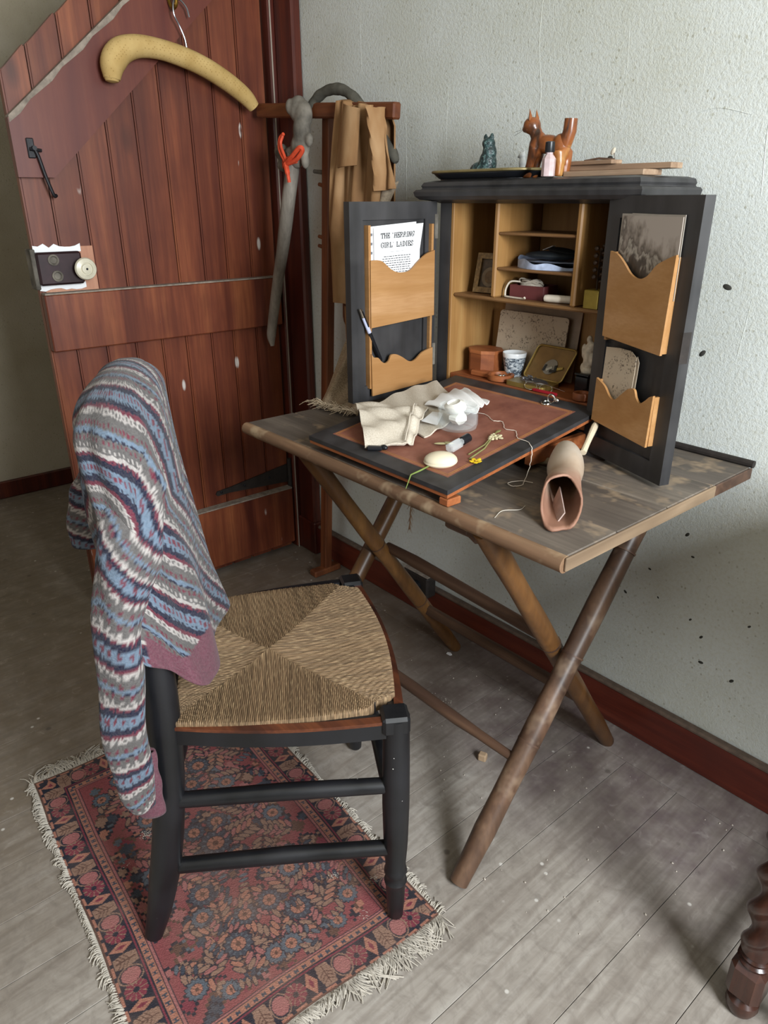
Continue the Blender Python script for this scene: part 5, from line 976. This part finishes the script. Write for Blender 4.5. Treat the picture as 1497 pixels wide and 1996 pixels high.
rush(CP(fa - g_, fb_ - g_, 0), CP(-fa + g_, fb_ - g_, 0), 120, 0.020, 3, g_ + 0.002)
rush(CP(-ba - 0.002, bb_ + 0.02, 0), CP(ba + 0.002, bb_ + 0.02, 0), 96, 0.0, 4)

# ================================================================== FAIR ISLE JUMPER OVER THE CHAIR BACK
kc = {k: np.array(C(h)[:3]) * 0.74 for k, h in dict(n='1d1f36', b='6c7d90', w='b3aca8', g='625e5d', r='6a2c3c', m='6e414e', t='8c7d74', d='4a4246').items()}
ROWS = [('n', None, .013), ('b', 'r', .020), ('b', 'n', .006), ('n', None, .012), ('r', None, .008), ('w', 'g', .013), ('g', None, .010), ('g', 'r', .014), ('b', None, .008), ('n', 'b', .004), ('g', 'r', .014), ('g', 'w', .012), ('w', None, .008), ('r', 'n', .007)]
PER = sum(r[2] for r in ROWS)
def knit(u, w):
    if w == -1.0: return kc['m']
    w = (w * 1.5 + 0.0026 * abs(((u / 0.0062) % 1) * 2 - 1) + random.gauss(0, 0.0007)); w = w % PER; acc = 0
    for i, (c, d, h) in enumerate(ROWS):
        if w < acc + h:
            q = (w - acc) / h
            if d and 0.25 < q < 0.78 and ((u / 0.0145) % 1) < 0.45: return kc[d]
            return kc[c]
        acc += h
    return kc['g']
jp = thing('fair_isle_jumper', tuple(CP(0, -0.12, 0.49)), 'grey, navy and crimson fair isle jumper draped over the chair back', 'jumper')
def surf(fn, nu, nv, wrap, name, parent, colf, smooth=70, thick=0.004):
    V = []; cl_ = []
    for j in range(nv):
        for i in range(nu):
            u = i / (nu if wrap else nu - 1); v_ = j / (nv - 1); p, uu, ww = fn(u, v_); V.append(tuple(p)); c = colf(uu, ww) * random.uniform(0.82, 1.12); cl_.append((*np.clip(c, 0, 1), 1))
    F = [(j * nu + i, j * nu + (i + 1) % nu, (j + 1) * nu + (i + 1) % nu, (j + 1) * nu + i) for j in range(nv - 1) for i in range(nu if wrap else nu - 1)]
    o = part(name, B().add(V, F), M_knit, parent, smooth, cols=cl_); s_ = o.modifiers.new('thickness', 'SOLIDIFY'); s_.thickness = thick; s_.offset = -1
    return o
def rows(a, b_, z): return 1.0 - math.sqrt((a - 0.205) ** 2 * 0.9 + (1.45 * (b_ + 0.172)) ** 2 + max(0.0, z - 0.80) ** 2) + max(0.0, 0.80 - z) * 0.9
def body_f(u, v_):
    th = 2 * PI * u; ca, sa = math.cos(th), math.sin(th)
    ca_ = math.copysign(abs(ca) ** 0.75, ca); sa_ = math.copysign(abs(sa) ** 0.85, sa)
    if v_ < 0.22: a_ = v_ / 0.22 * PI / 2; sc = math.sin(a_); z = 0.975 - 0.062 * (1 - math.cos(a_)); t = 0
    else:
        t = (v_ - 0.22) / 0.78; sc = 1.0
        hem = interp(u * 360, [0, 25, 50, 90, 135, 165, 185, 270, 330, 360], [0.60, 0.555, 0.515, 0.492, 0.478, 0.50, 0.60, 0.66, 0.65, 0.60])
        z = 0.913 - t * (0.913 - hem)
    A_ = 0.205 + 0.014 * t; B_ = 0.056 + 0.012 * t
    fl = (0.055 * t ** 1.6 * (0.25 + 0.75 * max(0, -ca))) if sa > 0 else 0.0
    fold = 0.010 * t * math.sin(th * 5 + 3 * t) + 0.005 * math.sin(th * 9 - 5 * t + 1) * sc
    a = (A_ + fold) * ca_ * sc; b_ = -0.150 + 0.022 * t + (B_ + fold * 0.8) * sa_ * sc + fl * sa
    a -= 0.03 * (1 - sc)
    dz = 0.988 - z; db = -0.150 + 0.022 * t + B_ * sa_ * sc + fl * sa + 0.165
    sm_b = -0.150 + 0.022 * t + B_ * sa_ * sc + fl * sa
    w = rows(a, sm_b, z)
    if t > 0.84 + 0.05 * math.sin(th * 4) and u < 0.24: w = -1.0
    return CP(a, b_, z), th * 0.14 + b_ * 0.8, w
surf(body_f, 240, 190, True, 'body', jp, knit)
pth = catmull([(0.150, -0.125, 0.90), (0.172, -0.130, 0.84), (0.200, -0.146, 0.755), (0.216, -0.162, 0.67), (0.224, -0.173, 0.56), (0.224, -0.180, 0.47), (0.220, -0.181, 0.39), (0.214, -0.178, 0.345)], 6)
def sleeve_f(u, v_):
    k = v_ * (len(pth) - 1); i = min(int(k), len(pth) - 2); f_ = k - i; p = np.array(pth[i]) * (1 - f_) + np.array(pth[i + 1]) * f_
    th = 2 * PI * u; wd = interp(v_, [0, 0.12, 0.28, 0.45, 0.7, 0.9, 1], [0.02, 0.042, 0.043, 0.033, 0.030, 0.026, 0.020]); tk = interp(v_, [0, 0.15, 0.4, 1], [0.02, 0.032, 0.025, 0.018])
    fo_ = 1 + 0.10 * math.sin(th * 3 + v_ * 9) + 0.06 * math.sin(v_ * 26 + th)
    b_ = p[1] + wd * math.cos(th) * fo_; a = p[0] + tk * math.sin(th) * fo_
    return CP(a, b_, p[2]), th * 0.034 + 0.01, rows(a, p[1] + (b_ - p[1]) * interp(p[2], [0.60, 0.74], [0.35, 1.0]), p[2])
surf(sleeve_f, 72, 150, True, 'sleeve', jp, knit)
pc2 = catmull([(0.206, -0.172, 0.44), (0.206, -0.168, 0.38), (0.203, -0.166, 0.315)], 6)
def cuff_f(u, v_):
    k = v_ * (len(pc2) - 1); i = min(int(k), len(pc2) - 2); f_ = k - i; p = np.array(pc2[i]) * (1 - f_) + np.array(pc2[i + 1]) * f_; th = 2 * PI * u
    return CP(p[0] + 0.012 * math.sin(th), p[1] + (0.026 - 0.006 * v_) * math.cos(th) * (1 + 0.05 * math.sin(v_ * 15)), p[2]), 0, 0
surf(cuff_f, 40, 30, True, 'cuff', jp, lambda u, w: kc['m'])
pf2 = catmull([(-0.17, -0.20, 0.80), (-0.20, -0.235, 0.74), (-0.215, -0.265, 0.68), (-0.215, -0.275, 0.60)], 6)
def far_f(u, v_):
    k = v_ * (len(pf2) - 1); i = min(int(k), len(pf2) - 2); f_ = k - i; p = np.array(pf2[i]) * (1 - f_) + np.array(pf2[i + 1]) * f_; th = 2 * PI * u
    r = 0.05 - 0.008 * v_; return CP(p[0] + 0.03 * math.sin(th), p[1] + r * math.cos(th) * (1 + 0.06 * math.sin(v_ * 17)), p[2]), th * 0.05, (0.8 - p[2]) * 1.1 - 0.3 * r * math.cos(th)
surf(far_f, 60, 70, True, 'sleeve', jp, lambda u, w: knit(u, w))
# ================================================================== RUG
RC = Vector((1.075, -0.945, 0.0)); RA = math.radians(-3.5); RLX, RLY = 0.79, 0.52
nx, ny = 520, 344
xs = (np.arange(nx) + 0.5) / nx * RLX; ysr = (np.arange(ny) + 0.5) / ny * RLY
Xg, Yg = np.meshgrid(xs, ysr); img = np.zeros((ny, nx, 3))
pal = {k: np.array(C(h)[:3]) for k, h in dict(red='86484b', pink='9c6462', blue='39434f', navy='262a35', tan='8d6f60', brown='5d443c', rose='7a3844', teal='4a5960', sal='a4705f', slate='56606a').items()}
def put(mask, c): img[mask] = pal[c]
put(np.ones_like(Xg, bool), 'red')
st_ = 0.006; q_ = lambda A: np.round(A / st_) * st_
# field: little stepped motifs, sprays and rosettes mirrored about the middle
def rosette(x, y, r, seg=12, ring='blue', core='sal', eye='brown'):
    dx, dy = Xg - x, Yg - y; d = np.hypot(dx, dy); t = np.arctan2(dy, dx); lob = 1 + 0.09 * np.cos(t * seg)
    put(d < r * 1.12 * lob, 'navy'); put(d < r * lob, ring); put((d < r * 0.92) & (d > r * 0.66) & (np.cos(t * seg) < -0.55), 'slate')
    put(d < r * 0.60, 'navy'); put(d < r * 0.56, core); put((d < r * 0.56) & (np.cos(t * 8) > 0.86), 'brown'); put(d < r * 0.2, eye)
def petal(x, y, l, w, a, c='tan', o='navy'):
    dx, dy = Xg - x, Yg - y; u = dx * math.cos(a) + dy * math.sin(a); w_ = -dx * math.sin(a) + dy * math.cos(a)
    e = (u / l) ** 2 + (w_ / w) ** 2; put(e < 1.55, o); put(e < 0.95, c)
def line(x0, y0, x1, y1, t, c='navy'):
    dx, dy = x1 - x0, y1 - y0; L2 = dx * dx + dy * dy; s = np.clip(((Xg - x0) * dx + (Yg - y0) * dy) / L2, 0, 1); put(np.hypot(Xg - x0 - s * dx, Yg - y0 - s * dy) < t, c)
def spray(x, y, a, L, n=5):
    line(x, y, x + L * math.cos(a), y + L * math.sin(a), 0.0016, 'brown')
    for i in range(n):
        for s in (-1, 1):
            px, py = x + L * (i + 1) / n * math.cos(a), y + L * (i + 1) / n * math.sin(a); petal(px + 0.013 * math.cos(a + s * 1.0), py + 0.013 * math.sin(a + s * 1.0), 0.012, 0.0045, a + s * 0.8, random.choice(['tan', 'sal', 'tan', 'pink']))
B_ = 0.078
rr_ = random.Random(3)
for i in range(430):
    x, y = rr_.uniform(B_, RLX - B_), rr_.uniform(B_, RLY - B_); w_, h_ = rr_.uniform(0.006, 0.016), rr_.uniform(0.006, 0.016); c = rr_.choice(['tan', 'pink', 'brown', 'slate', 'blue', 'rose', 'tan', 'blue', 'sal'])
    m1 = (np.abs(q_(Xg) - x) + np.abs(q_(Yg) - y)) < w_ + 0.004; put(m1, 'navy' if rr_.random() < 0.6 else 'brown'); m1 = (np.abs(q_(Xg) - x) + np.abs(q_(Yg) - y)) < w_; put(m1, c)
mxs = []
for (x, y, a) in ((0.14, 0.14, 0.5), (0.25, 0.12, 1.8), (0.36, 0.17, 2.6), (0.13, 0.26, -0.6), (0.27, 0.25, 2.9), (0.385, 0.27, 1.5), (0.20, 0.19, 0.2), (0.33, 0.11, 0.9), (0.105, 0.19, 0.1), (0.10, 0.235, 1.2), (0.19, 0.095, 2.4)):
    for mx in (0, 1):
        for my in (0, 1):
            X_, Y_ = (RLX - x if mx else x), (RLY - y if my else y); A_ = a; 
            if mx: A_ = PI - A_
            if my: A_ = -A_
            spray(X_, Y_, A_, 0.062)
for (x, y, r) in ((0.17, 0.20, 0.023), (0.215, 0.235, 0.021), (0.30, 0.19, 0.024), (0.255, 0.17, 0.019), (0.345, 0.235, 0.021), (0.14, 0.11, 0.017), (0.395, 0.26, 0.030), (0.395, 0.13, 0.020), (0.105, 0.155, 0.015), (0.115, 0.245, 0.018)):
    for mx in (0, 1):
        for my in (0, 1): rosette(RLX - x if mx else x, RLY - y if my else y, r, 12, 'blue' if r > 0.02 else 'slate')
for i in range(44):
    x, y = rr_.uniform(B_ + .01, RLX - B_ - .01), rr_.uniform(B_ + .01, RLY - B_ - .01); a = rr_.uniform(0, PI)
    for k in range(4): petal(x + k * 0.011 * math.cos(a), y + k * 0.011 * math.sin(a), 0.0085, 0.0035, a + PI / 2 + 0.3, rr_.choice(['tan', 'slate', 'pink', 'blue']))
# borders
e = np.minimum(np.minimum(Xg, RLX - Xg), np.minimum(Yg, RLY - Yg)); horiz = np.minimum(Yg, RLY - Yg) <= np.minimum(Xg, RLX - Xg); along = np.where(horiz, Xg, Yg)
put(e < B_, 'navy'); put(e < 0.0765, 'pink'); put(e < 0.073, 'navy')
put((e < 0.0715) & (e > 0.0585), 'sal'); s2 = (along / 0.0155) % 1; put((e < 0.069) & (e > 0.061) & (s2 > 0.30) & (s2 < 0.78) & ~((np.abs(e - 0.065) > 0.0022) & (np.abs(s2 - 0.54) < 0.09)), 'blue')
put((e < 0.0585) & (e > 0.0565), 'navy'); put((e < 0.0565) & (e > 0.053), 'rose'); put((e < 0.053) & (e > 0.009), 'navy')
ce = e - 0.031; P_ = 0.118
for ph, kind in ((0.0, 'ros'), (0.030, 'dia'), (0.058, 'leaf'), (0.089, 'cup')):
    s3 = ((along - ph + P_ / 2) % P_) - P_ / 2; d = np.hypot(s3, ce); t = np.arctan2(ce, s3); inb = (e < 0.052) & (e > 0.009)
    if kind == 'ros': put(inb & (d < 0.0185 * (1 + 0.06 * np.cos(10 * t))), 'rose'); put(inb & (d < 0.0185) & (np.cos(10 * t) < -0.82), 'tan'); put(inb & (d < 0.005), 'navy')
    if kind == 'dia': put(inb & (np.abs(s3) / 0.011 + np.abs(ce) / 0.022 < 1), 'sal'); put(inb & (np.abs(s3) / 0.004 + np.abs(ce) / 0.010 < 1), 'rose')
    if kind == 'leaf':
        put(inb & (np.abs(s3) < 0.0145 - 0.2 * np.abs(ce)) & (np.abs(ce) < 0.020), 'tan')
        for k in (-1, 0, 1): put(inb & (np.abs(ce + k * 0.007 + np.abs(s3) * 0.7) < 0.0011) & (np.abs(s3) < 0.012), 'brown')
        put(inb & (np.abs(s3) < 0.001) & (np.abs(ce) < 0.017), 'brown')
    if kind == 'cup': put(inb & ((s3 / 0.0135) ** 2 + (ce / 0.0165) ** 2 < 1), 'pink'); put(inb & (np.abs((s3 / 0.0165) ** 2 + (ce / 0.021) ** 2 - 1) < 0.12), 'tan')
put((e < 0.009) & (e > 0.005), 'sal'); put((e < 0.005), 'brown'); s4 = (along / 0.028) % 1; put((e < 0.009) & (e > 0.005) & (s4 > 0.7), 'navy')
img *= (0.86 + 0.28 * rng.random((ny, nx, 1))); 
fade = np.clip(np.exp(-(((Xg - 0.45) / 0.32) ** 2 + ((Yg - 0.28) / 0.17) ** 2)), 0, 1)[..., None] * 0.25; img = img * (1 - fade) + fade * pal['tan']
cA, sA = math.cos(RA), math.sin(RA)
lx, ly = Xg - RLX / 2, Yg - RLY / 2
wob = 0.004 * np.sin(Yg * 19) * (np.abs(lx) / (RLX / 2)) ** 3; wob2 = 0.004 * np.sin(Xg * 15 + 1) * (np.abs(ly) / (RLY / 2)) ** 3
lx = lx + wob; ly = ly + wob2
zz = 0.0052 + 0.0006 * np.sin(Xg * 60) * np.sin(Yg * 50) + 0.0009 * (np.sin(Xg * 9 + 2) * np.sin(Yg * 11)) + 0.0006 * rng.random((ny, nx))
PX, PY = RC.x + lx * cA - ly * sA, RC.y + lx * sA + ly * cA
V = np.stack([PX, PY, zz], -1).reshape(-1, 3)
idx = np.arange(nx * ny).reshape(ny, nx); Fq = np.stack([idx[:-1, :-1], idx[:-1, 1:], idx[1:, 1:], idx[1:, :-1]], -1).reshape(-1, 4)
rug = thing('persian_rug', (RC.x, RC.y, 0), 'small worn red and navy Persian rug with cream fringe under the chair', 'rug')
rb_ = B(); rb_.v = [tuple(p) for p in V]; rb_.f = [tuple(int(i) for i in f) for f in Fq]
rc_ = np.concatenate([np.clip(img, 0, 1).reshape(-1, 3), np.ones((nx * ny, 1))], 1)
part('pile', rb_, M_rug, rug, 0, cols=rc_)
def rp(u, w, z): return Vector((RC.x + u * cA - w * sA, RC.y + u * sA + w * cA, z))
part('backing', B().add([rp(u, w, z) for z in (0.0003, 0.0040) for u, w in ((-RLX / 2, -RLY / 2), (RLX / 2, -RLY / 2), (RLX / 2, RLY / 2), (-RLX / 2, RLY / 2))], [(3, 2, 1, 0), (4, 5, 6, 7), (0, 1, 5, 4), (1, 2, 6, 5), (2, 3, 7, 6), (3, 0, 4, 7)]), M_fringe, rug, 0)
def fringe(side, n, ln_, seed):
    R_ = random.Random(seed); fbm = B()
    for i in range(n):
        t = (i + R_.random()) / n; clump = 0.55 + 0.45 * math.sin(t * 47 + 3 * math.sin(t * 19)); L = ln_ * R_.uniform(0.4, 1.15) * (0.45 + 0.75 * max(0.1, clump)); sk_ = R_.uniform(-0.7, 0.7) + 0.5 * math.sin(t * 31)
        if side in ('x+', 'x-'): s = 1 if side == 'x+' else -1; p = [(s * (RLX / 2 - 0.003), (t - 0.5) * RLY), (s * (RLX / 2 + L * 0.5), (t - 0.5) * RLY + sk_ * L * 0.25 + R_.uniform(-.004, .004)), (s * (RLX / 2 + L), (t - 0.5) * RLY + sk_ * L * 0.9)]
        else: s = 1 if side == 'y+' else -1; p = [((t - 0.5) * RLX, s * (RLY / 2 - 0.003)), ((t - 0.5) * RLX + sk_ * L * 0.3, s * (RLY / 2 + L * 0.5)), ((t - 0.5) * RLX + sk_ * L, s * (RLY / 2 + L))]
        fbm.tube(catmull([rp(p[0][0], p[0][1], 0.004), rp(p[1][0], p[1][1], R_.uniform(0.003, 0.010)), rp(p[2][0], p[2][1], R_.uniform(0.0012, 0.004))], 3), R_.uniform(0.0007, 0.0014), 4, False)
    part('fringe', fbm, M_fringe, rug, 60, kind='stuff')
fringe('x+', 620, 0.036, 1); fringe('x-', 560, 0.034, 2); fringe('y+', 620, 0.014, 3); fringe('y-', 620, 0.014, 4)

# ================================================================== BARLEY TWIST TABLE (only one leg in the frame)
bt_ = thing('barley_twist_table', (2.35, -0.26, 0), 'dark oak side table, only its barley twist leg showing at bottom right', 'table')
def twist_leg(x, y):
    pr = [(0.012, 0.0), (0.020, 0.004), (0.025, 0.018), (0.024, 0.03), (0.017, 0.038), (0.017, 0.042)]
    o = part('leg', B().lathe(pr, (x, y, 0), 20).box((x, y, 0.078), (0.052, 0.052, 0.074), 0.010), M_twist, bt_)
    part('ring_turning', B().lathe([(0.019, 0.114), (0.024, 0.117), (0.025, 0.121), (0.021, 0.125), (0.023, 0.129), (0.024, 0.132), (0.02, 0.137), (0.017, 0.142)], (x, y, 0), 20), M_twist, o)
    def tf(u, v_):
        th = 2 * PI * u; z = 0.14 + 0.46 * v_; e = min(1, v_ * 14, (1 - v_) * 14); r = 0.0235 + 0.0068 * e * math.cos(2 * (th - z * 44)) 
        return (x + r * math.cos(th), y + r * math.sin(th), z)
    part('twist', B().grid(tf, 32, 150, True), M_twist, o, 60); part('top_block', B().box((x, y, 0.681), (0.05, 0.05, 0.162), 0.004), M_twist, o)
for x, y in ((1.914, -0.455), (1.914, -0.07), (2.75, -0.455), (2.75, -0.07)): twist_leg(x, y)
part('top', B().span(1.838, 2.86, -0.51, -0.025, 0.762, 0.786, 0.005), M_twist, bt_)
for y in (-0.455, -0.07): part('stretcher', B().span(1.955, 2.725, y - 0.012, y + 0.012, 0.065, 0.095, 0.004), M_twist, bt_); part('apron', B().span(1.955, 2.725, y - 0.01, y + 0.01, 0.66, 0.762, 0.003), M_twist, bt_)
for x in (1.914, 2.75): part('stretcher', B().span(x - 0.012, x + 0.012, -0.43, -0.095, 0.065, 0.095, 0.004), M_twist, bt_); part('apron', B().span(x - 0.01, x + 0.01, -0.43, -0.095, 0.66, 0.762, 0.003), M_twist, bt_)

# ================================================================== SMALL THINGS ON THE FLOOR AND BASEBOARD
sk2 = thing('wall_socket', (0.70, -0.02, 0.09), 'old black electric socket box on the baseboard behind the table', 'socket')
part('box', B().span(0.655, 0.765, -0.065, -0.0255, 0.095, 0.165, 0.006), M_hinge, sk2); part('dusty_top', B().span(0.657, 0.763, -0.064, -0.026, 0.1652, 0.168, 0.001), M_dust, sk2); part('plug', B().lathe([(0.018, 0), (0.018, 0.018), (0.012, 0.022)], (0.72, -0.0652, 0.128), 18, RX(PI / 2)), M_cap, sk2)
single('wooden_block', B().box((1.262, -0.355, 0.010), (0.020, 0.017, 0.019), 0.003, RZ(0.4)), plain('raw_block', 'a0876c', 0.8, 0.2), (1.262, -0.355, 0.0), 'tiny pale wooden block lying on the floor under the table', 'block')
crumb = B(); R_ = random.Random(5)
for i in range(90):
    x, y = R_.uniform(0.85, 1.75), R_.uniform(-0.62, -0.1); s_ = R_.uniform(0.0008, 0.0026); crumb.ell((x, y, s_ * 0.6), (s_, s_ * 0.8, s_ * 0.6), RZ(R_.uniform(0, 3)), 6, 4)
for i in range(30): 
    x, y = 1.05 + R_.gauss(0, 0.02), -0.28 + R_.gauss(0, 0.015); s_ = R_.uniform(0.0008, 0.0022); crumb.ell((x, y, s_ * 0.6), (s_, s_ * 0.8, s_ * 0.6), None, 6, 4)
single('floor_crumbs', crumb, plain('pale_crumb', 'b8aea2', 0.9, 0.3), (1.2, -0.4, 0), 'pale crumbs and plaster flecks scattered over the floorboards', 'crumbs', kind='stuff')
single('plaster_flake', B().prism([(0, 0), (0.012, 0.002), (0.015, 0.008), (0.006, 0.012), (-0.002, 0.007)], lambda u, w, t: (0.905 + u, -0.118 + w, t), 0.0005, 0.003), M_paper, (0.91, -0.112, 0), 'white plaster flake beside the rear left table foot', 'flake', smooth=0)
